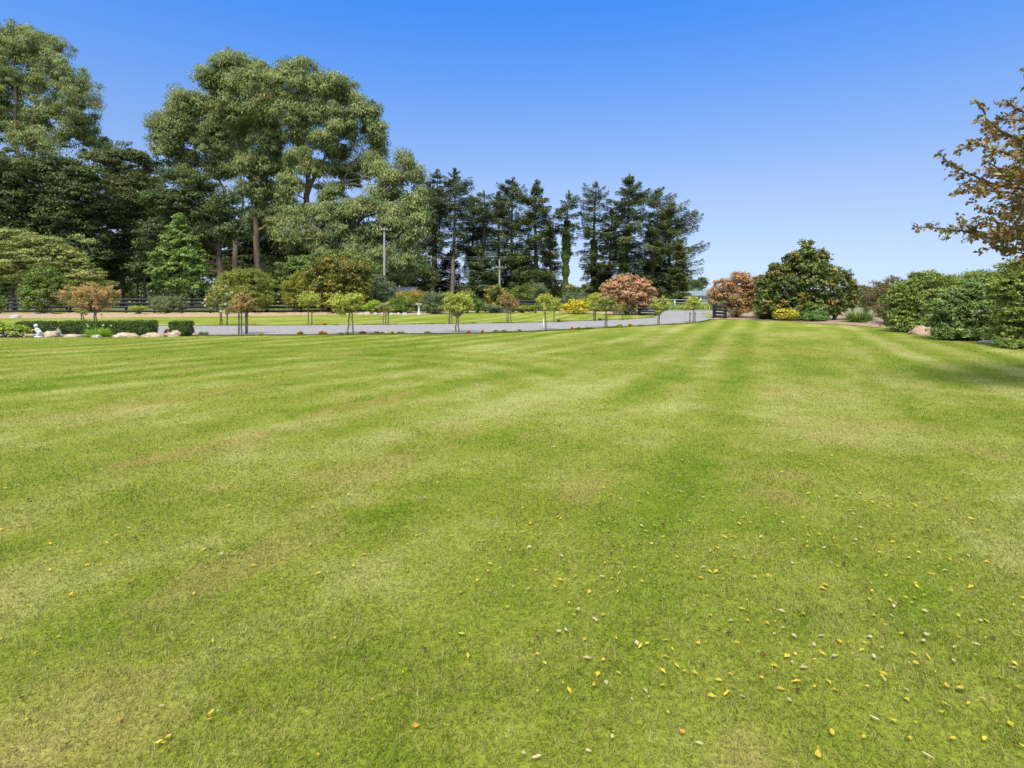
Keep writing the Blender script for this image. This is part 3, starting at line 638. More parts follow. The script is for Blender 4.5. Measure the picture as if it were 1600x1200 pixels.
conifer('conifer_tree', 'tall conifer with a pale trunk and long dead lower branches', 708, (710, 266), CY - 1, [(395, 14), (370, 22), (345, 28), (320, 34), (300, 28), (285, 15), (267, 1)], P_CEDAR, dead=395, dens=.9, gap=.22)
conifer('conifer_tree', 'shorter conifer between the dead branched one and the pair at the pole', 757, (756, 298), CY + 2, [(420, 10), (395, 26), (365, 24), (340, 30), (318, 22), (300, 3)], P_CEDAR, gap=.16)
conifer('conifer_tree', 'conifer with a broken outline left of the small power pole', 738, (740, 312), CY + 5, [(420, 10), (390, 22), (350, 24), (325, 14), (313, 2)], P_CEDAR, gap=.2)
conifer('conifer_tree', 'tall dense conifer behind the small power pole', 800, (801, 280), CY + 1, [(450, 18), (415, 28), (385, 24), (350, 26), (320, 30), (298, 18), (281, 2)], P_CEDAR, gap=.15)
conifer('conifer_tree', 'tall conifer with feathery tiered top and ivy at its foot', 837, (838, 284), CY - 2, [(468, 26), (440, 34), (410, 34), (380, 34), (350, 34), (325, 28), (305, 16), (285, 2)], P_CONIF, ivy=(400, .55), dens=1.1, gap=.12)
conifer('conifer_tree', 'narrow lone conifer with an ivy clad trunk and sky on both sides', 881, (889, 298), CY - 3, [(395, 8), (370, 14), (345, 20), (325, 19), (310, 11), (299, 1)], P_CONIF, ivy=(345, .75), dens=.9, gap=.25)
conifer('conifer_tree', 'conifer with a bare reddish middle trunk and ivy below, right of the narrow one', 925, (932, 284), CY - 2, [(440, 16), (410, 22), (375, 22), (350, 22), (325, 24), (305, 16), (286, 2)], P_CONIF, ivy=(375, .7), dens=.85, gap=.3)
conifer('conifer_tree', 'tallest dark green conifer with a hooked top behind the pink bush', 972, (984, 272), CY - 3, [(455, 22), (420, 26), (390, 30), (360, 38), (335, 38), (310, 32), (292, 14), (274, 2)], P_CEDAR, ivy=(360, .9), dens=1.35, asym=.15, gap=.08, droop=.35)
conifer('conifer_tree', 'brownish conifer filling the gap behind the pink bush', 952, (955, 330), CY + 4, [(460, 22), (420, 22), (380, 20), (345, 12), (331, 2)], P_BROWNCON, gap=.2)
conifer('conifer_tree', 'conifer with a pale straight trunk and wind swept right side', 1016, (1030, 294), CY - 1, [(460, 36), (430, 32), (400, 32), (370, 32), (340, 30), (315, 22), (297, 3)], P_CONIF, asym=.35, dens=.9, gap=.2)
conifer('conifer_tree', 'last broad conifer on the right with branches reaching out into the sky', 1046, (1048, 318), CY + 1, [(470, 22), (440, 30), (410, 36), (385, 36), (360, 36), (340, 22), (320, 3)], P_CONIF, asym=.2, dens=1.1, gap=.15, up=.45, droop=.15)
conifer('conifer_tree', 'conifer set back between the shorter broken one and the one at the small pole', 778, (779, 300), CY + 9, [(450, 18), (410, 24), (370, 24), (335, 20), (302, 2)], P_CEDAR, gap=.15)
conifer('conifer_tree', 'conifer set back left of the narrow ivy clad one', 860, (858, 345), CY + 10, [(470, 18), (440, 18), (400, 14), (370, 8), (347, 1)], P_BROWNCON, gap=.15)
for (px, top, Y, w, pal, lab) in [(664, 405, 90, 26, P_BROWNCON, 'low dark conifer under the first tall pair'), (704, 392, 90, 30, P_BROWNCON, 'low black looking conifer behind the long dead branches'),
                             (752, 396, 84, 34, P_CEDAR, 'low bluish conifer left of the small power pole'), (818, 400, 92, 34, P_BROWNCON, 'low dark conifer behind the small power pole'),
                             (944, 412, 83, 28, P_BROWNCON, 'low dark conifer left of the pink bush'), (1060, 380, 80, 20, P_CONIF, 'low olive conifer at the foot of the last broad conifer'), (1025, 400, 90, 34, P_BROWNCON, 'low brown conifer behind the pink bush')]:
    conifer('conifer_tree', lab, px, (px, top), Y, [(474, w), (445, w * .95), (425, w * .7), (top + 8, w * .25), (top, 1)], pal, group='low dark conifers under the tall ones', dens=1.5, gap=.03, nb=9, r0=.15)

# ------------------------------------------------------------------ shrubs behind the far lawn
SH = shrub
SH('camellia_bush', 'round dark green camellia bush in front of the black fence, left', 'bush', (70, 490.5), [(68, 436, 22, 18, 0), (55, 455, 18, 20, 0), (86, 452, 20, 20, 0), (70, 468, 32, 22, 0)], 'round', P_CAMEL, M_GLOSSY, Y=46)
SH('low_bush', 'loose grey green bush on the bark bed in front of the fence', 'bush', (260, 488), [(250, 475, 16, 10, 0), (270, 474, 16, 10, 0), (262, 480, 22, 8, 0)], 'shrub', P_SAGE, Y=46)
SH('low_bush', 'tiny lime green plant on the bark bed left of the grey green bush', 'bush', (217, 488), [(214, 483, 9, 4, 0), (223, 482, 6, 3, 0)], 'low', P_LIME, Y=44)
SH('low_bush', 'green bush cut by the left edge of the picture, by the fence', 'bush', (0, 491), [(-4, 478, 12, 12, 0), (-14, 480, 14, 12, 0)], 'shrub', P_CAMEL, Y=46)
SH('olive_bush', 'large rounded yellow green bush behind the white standard rose', 'bush', (385, 490.5), [(372, 438, 26, 16, 0), (402, 445, 24, 18, 0), (352, 450, 18, 18, 0), (385, 465, 38, 22, 0), (412, 470, 18, 18, 0), (390, 430, 18, 10, 0)], 'shrub', P_OLIVE, Y=46.5, cov=1.7)
SH('golden_bush', 'yellow tipped green bush left of the big yellow and dark tree', 'bush', (462, 487), [(470, 440, 18, 14, 0), (452, 455, 14, 16, 0), (476, 458, 18, 18, 0), (462, 470, 20, 14, 0)], 'shrub', P_YGREEN, Y=48, cov=1.7)
SH('broadleaf_tree', 'wide pale green layered tree behind the yellow and dark one', 'tree', (505, 484), [(450, 418, 20, 10, 0), (480, 408, 26, 10, 0), (520, 402, 30, 10, 0), (550, 408, 24, 12, 0), (440, 438, 14, 14, 0), (500, 425, 40, 14, 0), (580, 430, 16, 16, 0), (592, 450, 14, 16, 0)], 'fine', [((.11, .16, .05), 3), ((.08, .12, .04), 3), ((.15, .20, .07), 1)], Y=55)
SH('golden_tree', 'large round tree, dark inside with golden yellow leaves, behind the standard roses', 'tree', (532, 488), [(520, 415, 30, 16, 0), (500, 432, 24, 18, 0), (540, 428, 32, 20, 0), (566, 430, 14, 22, 0), (520, 455, 34, 22, 0), (558, 458, 22, 22, 0), (500, 470, 22, 16, 0), (535, 475, 36, 14, 0)], 'round', P_GOLD, M_GLOSSY, Y=47, cov=1.7)
SH('broadleaf_bush', 'blue green bush at the foot of the near power pole', 'bush', (595, 486), [(590, 440, 14, 14, 0), (600, 455, 20, 14, 0), (585, 462, 16, 14, 0), (608, 470, 14, 10, 0)], 'shrub', P_CEDAR, Y=50, cov=1.6)
SH('lime_bush', 'bright lime bush low in front of the blue green one', 'bush', (588, 490.5), [(584, 479, 12, 8, 0), (598, 482, 10, 6, 0), (578, 484, 10, 6, 0)], 'shrub', P_LIME, Y=46)
SH('yellow_green_bush', 'yellow green bush with orange tips in front of the dark roof', 'bush', (640, 488), [(632, 464, 15, 7, 0), (652, 461, 10, 7, 0), (640, 470, 20, 8, 0)], 'shrub', P_YGREEN, Y=50, cov=1.7, tip=[((.30, .22, .05), 3), ((.20, .22, .04), 3), ((.38, .20, .06), 1)])
SH('green_bush', 'mid green bush left of the bird bath', 'bush', (625, 490.5), [(618, 477, 14, 11, 0), (635, 476, 14, 11, 0), (628, 484, 22, 7, 0)], 'shrub', P_CAMEL, Y=46)
SH('grey_bush', 'grey green mounded bush right of the bird bath', 'bush', (678, 491), [(672, 466, 14, 9, 0), (690, 468, 14, 9, 0), (668, 480, 14, 11, 0), (688, 482, 16, 9, 0)], 'shrub', P_SAGE, Y=46.5, cov=1.7)
SH('green_bush', 'pale green upright bush behind the branching standard rose', 'bush', (730, 486), [(722, 466, 10, 10, 0), (733, 464, 8, 9, 0), (728, 476, 14, 10, 0)], 'shrub', P_ROSE, Y=49)
SH('green_bush', 'small dark rounded bush between two standard roses', 'bush', (746, 486), [(745, 475, 10, 9, 0), (750, 480, 8, 6, 0)], 'shrub', P_CAMEL, Y=49)
SH('evergreen_tree', 'small round glossy tree with yellow cream tips at the far pole', 'tree', (776, 486), [(772, 456, 13, 9, 0), (788, 464, 13, 12, 0), (766, 468, 10, 10, 0), (778, 474, 18, 11, 0)], 'round', P_GOLD, M_GLOSSY, Y=50, cov=1.8)
SH('grey_bush', 'low grey green plant left of the white ring ornament', 'bush', (768, 486), [(762, 481, 10, 5, 0), (773, 482, 8, 4, 0)], 'low', P_SAGE, Y=48.5, cov=2)
SH('low_hedge', 'low clipped green hedge right of the white ring ornament', 'hedge', (816, 488.5), [(802, 483, 8, 4.5, 0), (814, 483, 9, 4.5, 0), (826, 483, 8, 4.5, 0), (834, 483, 5, 4, 0)], 'low', P_OLIVE, Y=48.5, cov=2.2, flowers=((.75, .45, .05), 10, .10))
SH('green_bush', 'light green bush in the dark gap right of the small power pole', 'bush', (812, 480), [(808, 458, 10, 9, 0), (822, 454, 8, 9, 0), (818, 466, 14, 8, 0)], 'shrub', P_CAMEL, Y=58)
SH('green_bush', 'upright dull green bush beneath the feathery conifer', 'bush', (840, 480), [(836, 458, 9, 14, 0), (846, 456, 7, 12, 0)], 'shrub', P_SAGE, Y=60)
SH('variegated_bush', 'tall bush with cream and orange tips behind the golden shrub', 'bush', (891, 486), [(891, 455, 8, 9, 0), (890, 466, 10, 10, 0)], 'round', P_GOLD, M_GLOSSY, Y=50, cov=2)
SH('green_bush', 'blue green bush behind the golden yellow shrub', 'bush', (902, 486), [(892, 468, 12, 8, 0), (908, 466, 12, 8, 0), (900, 475, 18, 8, 0)], 'shrub', P_CEDAR, Y=48, cov=2)
SH('golden_bush', 'bright golden yellow shrub on the edge of the far lawn', 'bush', (898, 490), [(884, 482, 8, 7, 0), (898, 479, 10, 9, 0), (912, 478, 10, 9, 0), (902, 485, 16, 5, 0)], 'shrub', [((.42, .36, .04), 3), ((.55, .46, .06), 2), ((.20, .21, .03), 2), ((.10, .12, .02), 1)], Y=46.5, cov=2)
SH('photinia_bush', 'large dome shaped pink leaved bush left of the gateway', 'bush', (980, 492.5), [(980, 444, 26, 13, 0), (958, 452, 18, 13, 0), (1004, 452, 18, 14, 0), (950, 464, 12, 10, 0), (1014, 466, 12, 12, 0), (978, 462, 32, 14, 0), (968, 478, 18, 13, 0), (998, 478, 20, 13, 0)], 'photinia', P_PHOT, Y=44.5, tip=P_PHTIP, cov=1.8)
SH('photinia_bush', 'brownish pink bush drooping over the right gate wing', 'bush', (1150, 497), [(1160, 440, 16, 12, 0), (1138, 450, 16, 12, 0), (1172, 455, 14, 18, 0), (1122, 460, 14, 11, 0), (1118, 472, 11, 9, 0), (1148, 466, 24, 16, 0), (1150, 484, 18, 12, 0), (1172, 482, 12, 13, 0), (1180, 462, 12, 20, .6), (1128, 444, 10, 8, 0), (1150, 436, 12, 9, 0), (1186, 446, 10, 14, .8), (1113, 462, 9, 9, 0), (1184, 480, 10, 14, .5)], 'photinia', P_PHOT, Y=39, tip=[(tuple(v * 1.25 for v in c), w) for c, w in P_PHTIP2], cov=1.8)
T('magnolia_tree', 'broad glossy magnolia, dark leaves with rusty undersides, beside the gate', 'tree', 1304, 35.5,
  [(1259, 386, 10, 9, 0), (1258, 402, 18, 13, 0), (1238, 408, 16, 12, 0), (1280, 404, 14, 13, 0), (1262, 422, 32, 14, 0), (1218, 424, 18, 12, 0), (1206, 436, 14, 12, 0), (1296, 426, 18, 12, 0), (1316, 436, 16, 12, 0), (1230, 445, 34, 18, 0), (1275, 445, 36, 20, 0),
   (1326, 452, 13, 12, 0), (1204, 462, 18, 16, 0), (1193, 448, 12, 14, 0), (1196, 478, 18, 16, 0), (1328, 470, 14, 16, 0), (1240, 468, 30, 16, 0), (1284, 470, 32, 16, 0), (1318, 472, 18, 14, 0), (1260, 485, 40, 10, 0), (1215, 482, 20, 10, 0), (1300, 486, 20, 8, 0)],
  'magnolia', P_MAG, [([(1304, None), (1302, 480), (1280, 440), (1262, 395)], .16), ([(1260, None), (1250, 470), (1232, 425)], .12)], mat=M_GLOSSY, dfac=.8, cov=1.6, bark=M_BARK)
# foot of the magnolia
def strappy(name, label, base, w, h, n, pal, Y=None, ll=0.6, lw=0.03, cat='plant', flowers=None, dx=1.0):
    Y = Y or gy(base[1]); k = Y / F; cx = (base[0] - 800) * k; r = root(name, (cx, Y), label, cat)
    a = U(0, 2 * np.pi, n); rad = np.sqrt(rng.random(n)) * w * 0.35; L = h * U(.7, 1.35, n) * 1.4
    base3 = np.stack([cx + np.cos(a) * rad * dx, Y + np.sin(a) * rad * .8, np.zeros(n)], -1)
    spread = U(0.3, 1.1, n); out = np.stack([np.cos(a) * np.sin(spread) * dx, np.sin(a) * np.sin(spread), np.cos(spread)], -1)
    side = unit(np.cross(out, np.array([0, 0, 1.0]) + runit(n) * .2))
    seg = 4; V = np.empty((n, seg + 1, 2, 3))
    for i in range(seg + 1):
        s = i / seg; c = base3 + out * (L * s)[:, None]; c[:, 2] -= L * s ** 2.2 * 0.42 * (spread + .2)
        c[:, 2] = np.maximum(c[:, 2], .01); ww = lw * (1 - s ** 2 * .92) * .5
        V[:, i, 0] = c - side * ww; V[:, i, 1] = c + side * ww
    b0 = np.arange(n)[:, None] * (2 * (seg + 1)) + np.arange(seg)[None] * 2
    Q = np.stack([b0, b0 + 1, b0 + 3, b0 + 2], -1).reshape(-1, 4)
    c = palette(pal, n, np.arange(n)); link('leaves', raw_mesh('leaves', V.reshape(-1, 3), Q, M_LEAF, np.repeat(c, 2 * (seg + 1), axis=0)), r)
    if flowers:
        col, m, sz, hh = flowers; mb = MB(); P = []
        for i in range(m):
            aa = U(0, 6.28); e = np.array([cx + math.cos(aa) * w * .6 * dx, Y + math.sin(aa) * w * .4, hh * U(.8, 1.1)]); mb.tube([[cx, Y, 0], (e + [cx, Y, 0]) / 2 + [0, 0, .05], e], [.006, .005, .004], 4, (.12, .2, .05)); P.append(e)
        mb.build('flower_stalk', M_LEAF, r); P = np.array(P); idx = np.repeat(np.arange(m), 8); A = runit(m * 8)
        V, Q, cc = leaf_quads(P[idx] + A * sz * .35, A, runit(m * 8), sz, sz * .7, np.array(col) * U(.9, 1.1, (m * 8, 1)), .2); link('flowers', raw_mesh('flowers', V, Q, M_PETAL, cc), r)
    return r
P_STRAP = [((.10, .16, .04), 3), ((.07, .12, .03), 3), ((.17, .22, .07), 1.5)]
strappy('flax_plant', 'upright green strappy plant at the left foot of the magnolia', (1197, 499.5), .9, .75, 420, P_STRAP, Y=36.5, lw=.045)
SH('yellow_flower_bush', 'low mound covered in yellow flowers at the foot of the magnolia', 'bush', (1228, 501.5), [(1220, 492, 11, 8, 0), (1236, 492, 12, 8, 0), (1229, 496, 18, 6, 0)], 'low', P_OLIVE, Y=34.6, cov=2.4, tip=P_YFLOWER)
SH('low_bush', 'low bright green leafy bush right of the yellow flowers', 'bush', (1272, 502.5), [(1262, 494, 12, 7, 0), (1280, 494, 14, 8, 0), (1272, 498, 20, 5, 0)], 'low', [((.09, .16, .05), 3), ((.06, .12, .04), 3), ((.14, .22, .07), 1)], Y=34, cov=2.6)
SH('low_bush', 'pale green leafy bush tucked under the magnolia crown', 'bush', (1262, 500), [(1262, 480, 12, 8, 0), (1276, 484, 12, 8, 0)], 'low', P_CAMEL, Y=34.8, cov=2.2)
strappy('flax_plant', 'wide spreading clump of narrow green leaves right of the magnolia', (1343, 504), 1.3, .65, 900, P_STRAP, Y=32.5, lw=.03)
SH('brown_bush', 'airy brownish bush between the magnolia and the rhododendrons', 'bush', (1372, 492), [(1366, 462, 18, 14, 0), (1385, 458, 16, 14, 0), (1395, 475, 14, 14, 0), (1378, 476, 18, 12, 0), (1350, 470, 12, 12, 0), (1376, 445, 10, 8, 0), (1398, 440, 8, 8, 0)], 'shrub', P_BROWNISH, Y=40, cov=1.2)
SH('green_bush', 'dark green bush behind the dry path right of the magnolia', 'bush', (1352, 484), [(1350, 470, 14, 10, 0), (1362, 474, 16, 8, 0), (1345, 458, 10, 10, 0)], 'shrub', P_CEDAR, Y=44, cov=1.8)
SH('brown_bush', 'brown twiggy bush at the left end of the rhododendron row', 'bush', (1386, 506), [(1384, 490, 12, 10, 0), (1392, 498, 12, 8, 0), (1378, 482, 10, 8, 0)], 'shrub', P_BROWNISH, Y=30, cov=1.3)

# rhododendrons along the right
RH = dict(mat=M_GLOSSY)
SH('rhododendron_bush', 'rounded light green rhododendron furthest along the right hand border', 'bush', (1432, 520), [(1420, 452, 24, 15, 0), (1450, 441, 28, 16, 0), (1400, 468, 20, 18, 0), (1478, 446, 20, 12, .8), (1440, 470, 40, 22, 0), (1405, 490, 22, 20, 0), (1440, 498, 34, 18, 0), (1494, 454, 24, 18, 1.0), (1412, 508, 24, 11, -.3), (1452, 512, 30, 11, -.4)], 'rhodo', P_RHODO, Y=24.5, cov=2.1, nmul=1.3, **RH)
SH('rhododendron_bush', 'middle bluish green rhododendron of the right hand row', 'bush', (1505, 533), [(1502, 466, 30, 16, 0), (1534, 454, 28, 18, 0), (1475, 485, 26, 22, 0), (1520, 488, 44, 26, 0), (1485, 510, 28, 18, 0), (1525, 512, 40, 20, 0), (1560, 480, 24, 26, 0), (1490, 522, 28, 11, -.3), (1530, 524, 34, 11, -.4)], 'rhodo', P_RHODOB, Y=20.2, cov=2.1, nmul=1.3, **RH)
SH('rhododendron_bush', 'nearest rhododendron, tall and dark green, cut by the right edge', 'bush', (1625, 548), [(1606, 424, 34, 22, 0), (1578, 458, 28, 26, 0), (1625, 460, 50, 40, 0), (1590, 495, 38, 28, 0), (1640, 500, 50, 40, 0), (1590, 525, 32, 24, 0), (1640, 535, 46, 20, 0), (1680, 470, 50, 60, 0), (1585, 542, 26, 12, -.4), (1625, 548, 30, 12, -.4)], 'rhodo', P_RHODO, Y=17.3, cov=2.1, nmul=1.35, **RH)
SH('tall_hedge', 'smooth topped dark hedge showing above the rhododendrons', 'hedge', (1560, 505), [(1520, 438, 30, 10, 0), (1550, 436, 30, 10, 0), (1585, 436, 30, 12, 0), (1550, 460, 60, 26, 0), (1620, 455, 40, 26, 0)], 'shrub', P_RHODO, Y=33, cov=1.8)
# ------------------------------------------------------------------ copper tree on the right, its branches reaching into the frame
def copper_tree():
    Y0 = 9.2; bx = 10.8; r = root('plum_tree', (bx, Y0), 'copper leaved tree whose branches reach in from the right edge', 'tree')
    mb = MB()
    trunk = np.array([[bx, Y0, -.05], [bx + .05, Y0, 1.0], [bx - .1, Y0 + .05, 2.0], [bx - .2, Y0, 3.2], [bx - .3, Y0, 4.6], [bx - .35, Y0, 6.2]])
    mb.tube(trunk, [.17, .15, .13, .10, .07, .03], 10)
    limbs = [  # px polylines with depth offsets
        ([(1720, 330), (1600, 372), (1560, 376), (1500, 360), (1462, 357), (1428, 354)], 0.0), ([(1720, 300), (1640, 300), (1560, 290), (1520, 275), (1490, 258), (1468, 240)], .3),
        ([(1720, 260), (1640, 245), (1580, 215), (1545, 190), (1530, 168), (1522, 158)], -.2), ([(1720, 230), (1650, 205), (1610, 180), (1585, 165), (1560, 162)], .5),
        ([(1720, 320), (1640, 318), (1570, 300), (1520, 300), (1485, 302)], -.5), ([(1720, 350), (1660, 380), (1610, 392), (1570, 388), (1530, 372), (1512, 360)], .6),
        ([(1720, 280), (1660, 270), (1600, 250), (1560, 235), (1515, 222), (1500, 238)], -.8), ([(1720, 200), (1660, 160), (1620, 130), (1598, 108)], 0), ([(1730, 170), (1680, 140), (1640, 90), (1625, 60)], .4),
        ([(1720, 340), (1650, 335), (1600, 330), (1550, 335), (1525, 322)], .9), ([(1730, 390), (1660, 372), (1600, 360), (1548, 352), (1520, 345)], -.3), ([(1730, 400), (1650, 398), (1590, 396), (1552, 385)], .3), ([(1720, 280), (1650, 275), (1590, 285), (1540, 262)], .7), ([(1720, 225), (1640, 190), (1570, 185), (1538, 205)], -.4), ([(1720, 310), (1640, 290), (1575, 268), (1535, 250)], -.1), ([(1720, 240), (1660, 225), (1610, 225), (1570, 208)], 1.1), ([(1720, 360), (1680, 400), (1640, 410), (1600, 408)], -.6)]
    LP = []; LA = []; LN = []
    # unseen side of the crown, so that the tree is whole
    world = []
    for pl, dy in limbs: world.append((np.array([wp(px, py, Y0 + dy) for px, py in pl]), 1.0))
    for a in U(-1.9, 1.9, 26):
        z0 = U(2.0, 5.2); L = U(1.5, 3.2); c = np.array([bx - .1, Y0, z0]); e = c + np.array([math.cos(a) * L, math.sin(a) * L, U(.0, 1.2)]); m = (c + e) / 2 + [0, 0, .2]; world.append((np.array([c, m, e]), .8))
    for P, w in world:
        start = trunk[np.abs(trunk[:, 2] - (P[0][2] - .4)).argmin()]
        P = np.vstack([start, P]); k = len(P); tt = np.linspace(0, k - 1, 4 * k); Pi = np.stack([np.interp(tt, np.arange(k), P[:, i]) for i in range(3)], -1)
        Pi[3:] += rng.normal(size=Pi[3:].shape) * .012
        mb.tube(Pi, np.linspace(.038, .004, len(Pi)), 6)
        Ls = np.concatenate([[0], np.cumsum(np.linalg.norm(np.diff(Pi, axis=0), axis=1))]); tot = Ls[-1]
        for s in np.arange(tot * .2, tot, .048):
            c = np.array([np.interp(s, Ls, Pi[:, i]) for i in range(3)]); f = (tot - s) / tot
            Lt = U(.12, .62) * min(1, f * 2.6) + .04
            d = runit(1)[0]; d[0] = -abs(d[0]) * .9; d[2] = d[2] * .7 + .15; d = unit(d)
            e = c + d * Lt; mb.tube([c, (c + e) / 2 + [0, 0, .02], e], [.006, .004, .002], 4)
            n = max(4, int(Lt * 42)); u = U(.15, 1.05, n)[:, None]
            LP.append(c + (e - c) * u + runit(n) * .045); LA.append(d + runit(n) * .8 + [0, 0, -.35]); LN.append(runit(n) + [0, 0, .7])
    mb.build('trunk', M_BARK, r, smooth=True)
    P = np.vstack(LP); n = len(P); c = palette(P_COPPER, n // 8 + 1, np.arange(n) // 8)
    V, Q, cc = leaf_quads(P, np.vstack(LA), np.vstack(LN), .092 * U(.65, 1.25, n), .052 * U(.7, 1.2, n), c, .2)
    link('crown', raw_mesh('crown', V, Q, M_GLOSSY, cc), r)
copper_tree()

# ------------------------------------------------------------------ standard roses
def rose(label, base, crown, stems, stakes, pal, flowers=None, Y=None, n=1.0, group='standard roses along the drive', fork=False, name='standard_rose'):
    Y = Y or gy(base[1]); k = Y / F; r = root(name, ((base[0] - 800) * k, Y), label, 'rose', group)
    cy = max(b[1] + b[3] * .5 for b in crown)
    for dx in stems:
        mb = MB(); x0 = (base[0] + dx - 800) * k; top = wp(base[0] + dx * .4 + U(-1, 1), cy, Y)
        t = np.linspace(0, 1, 8)[:, None]; P = np.array([x0, Y, 0]) * (1 - t) + top * t; P[1:-1, :2] += rng.normal(size=(6, 2)) * .012
        mb.tube(P, np.linspace(.032, .024, 8), 7)
        for b in crown:
            for _ in range(3):
                c = wp(b[0] + U(-.6, .6) * b[2], b[1] + U(-.6, .3) * b[3], Y + U(-.5, .5) * b[2] * k); branchy(mb, P[-1] if not fork else P[-2], c, .018, .006, n=5, sides=5, sag=-.05)
        mb.build('stem', M_STEM, r, smooth=True)
    for dx, top in stakes:
        mb = MB(); x0 = (base[0] + dx - 800) * k; tz = H + (HZ - top) * k; mb.box((x0, Y + .12, tz / 2 - .02), (.045, .045, tz + .04)); mb.box((x0 + .03, Y + .075, tz * .85), (.12, .012, .03), 0.2); mb.build('stake', M_STAKE, r)
    st = STY['rose']; bl = [(b[0], b[1], b[2] * 1.15, b[3] * 1.1, 0) for b in crown]; C, D, own = crown_clumps(bl, Y, st, 1.0)
    V, Q, cc = foliage(C, D, st, pal, n); link('crown', raw_mesh('crown', V, Q, M_LEAF, cc), r)
    if flowers: add_flowers(r, bl, Y, 1.0, *flowers)
    return r
WHITE = (.80, .80, .74); PINK = (.75, .36, .30); RED = (.75, .04, .02)
rose('large rose bush on a double trunk with pink blooms behind the lime green clump', (148, 514), [(118, 462, 20, 14), (148, 458, 22, 14), (172, 462, 12, 14), (135, 474, 22, 12), (156, 478, 16, 14), (100, 462, 12, 8)], [-2, 5], [], P_ROSEP, (PINK, 22, .11), Y=25.5, fork=True, n=.8)
rose('standard rose with white blooms, far side of the drive on the left', (345, 508.5), [(345, 462, 18, 14), (333, 475, 12, 10), (358, 472, 14, 12), (342, 448, 9, 8), (350, 484, 12, 7)], [-1, 2], [(8, 489)], P_ROSE, (WHITE, 26, .12))
rose('brownish standard rose on three stakes in front of the olive bush', (378, 522.5), [(378, 474, 16, 11), (372, 482, 14, 9), (388, 480, 10, 10), (380, 465, 8, 6)], [-1], [(-7, 490), (4, 489), (6, 488)], P_ROSEB)
rose('small round yellow green standard rose in front of the golden bush', (484, 508.6), [(484, 466, 14, 9), (476, 474, 9, 8), (492, 474, 9, 8)], [-3], [(2, 484)], P_ROSEY)
rose('wide flat topped yellow green standard rose on two stems', (548, 522), [(530, 474, 14, 11), (552, 470, 16, 11), (540, 484, 14, 9), (560, 480, 10, 10), (527, 466, 7, 7), (516, 471, 5, 5)], [-5, 4], [], P_ROSEY)
rose('thin standard rose between bare stakes before the bright lime bush', (602, 508), [(600, 480, 9, 6), (607, 484, 6, 5)], [-4], [(0, 488), (4, 486)], P_ROSE)
rose('airy standard rose with forked trunk at the centre of the drive', (714, 519.5), [(706, 468, 12, 10), (724, 470, 14, 11), (700, 480, 9, 9), (716, 482, 14, 9), (732, 478, 8, 8), (707, 488, 6, 8)], [-2, 3], [], P_ROSEY, fork=True, n=.75)
rose('small standard rose hidden behind the forked one, stakes to its left', (704, 506.5), [(700, 482, 8, 7), (708, 480, 6, 6)], [-3], [(2, 489), (-2, 488)], P_ROSE)
rose('pinkish brown standard rose beside the white ring ornament', (797, 505), [(794, 466, 10, 8), (800, 474, 9, 7), (789, 474, 7, 7), (796, 480, 8, 5)], [1], [(-5, 484), (-3, 484)], P_ROSEB)
rose('round yellow topped standard rose on one brown trunk, right of the ring ornament', (852, 515.8), [(852, 468, 11, 9), (845, 474, 8, 9), (860, 474, 8, 9), (852, 482, 10, 6)], [1], [], P_ROSEY)
rose('yellow green standard rose partly behind the brown trunked one', (865, 504), [(868, 474, 10, 9), (873, 482, 6, 6), (864, 482, 6, 6)], [0], [(1, 484)], P_ROSEY)
rose('tall yellow topped standard rose in front of the pink bush', (929, 501.5), [(932, 464, 8, 7), (924, 472, 9, 9), (936, 474, 10, 9), (928, 482, 8, 6)], [0], [(-1, 483), (2, 485)], P_ROSEY)
rose('dense green standard rose on two crossed stems near the gate', (947, 512), [(940, 474, 9, 8), (953, 474, 9, 9), (946, 482, 9, 6), (958, 482, 5, 6)], [-1, 2], [], P_ROSE)
rose('small standard rose with one bright red bloom before the pink bush', (972, 500.5), [(971, 481, 6, 6), (974, 476, 4, 5)], [0], [], P_ROSE, (RED, 5, .12))
rose('untidy standard rose with a brown lower crown near the left gate wing', (1029, 508), [(1022, 476, 6, 7), (1038, 472, 8, 7), (1030, 482, 6, 7), (1030, 488, 5, 5), (1044, 478, 5, 7)], [-1, 1], [], P_ROSEY)
rose('last standard rose, round green crown on splayed stakes at the gateway', (1083, 504), [(1084, 471, 9, 8), (1090, 476, 6, 8), (1078, 478, 7, 7), (1072, 482, 5, 4)], [0], [(-4, 488), (4, 488)], P_ROSEY)
rose('bare stemmed little rose behind the pink bloomed one at the left', (129, 500), [(126, 486, 9, 5), (134, 488, 6, 4)], [2], [(-4, 488)], P_ROSE)

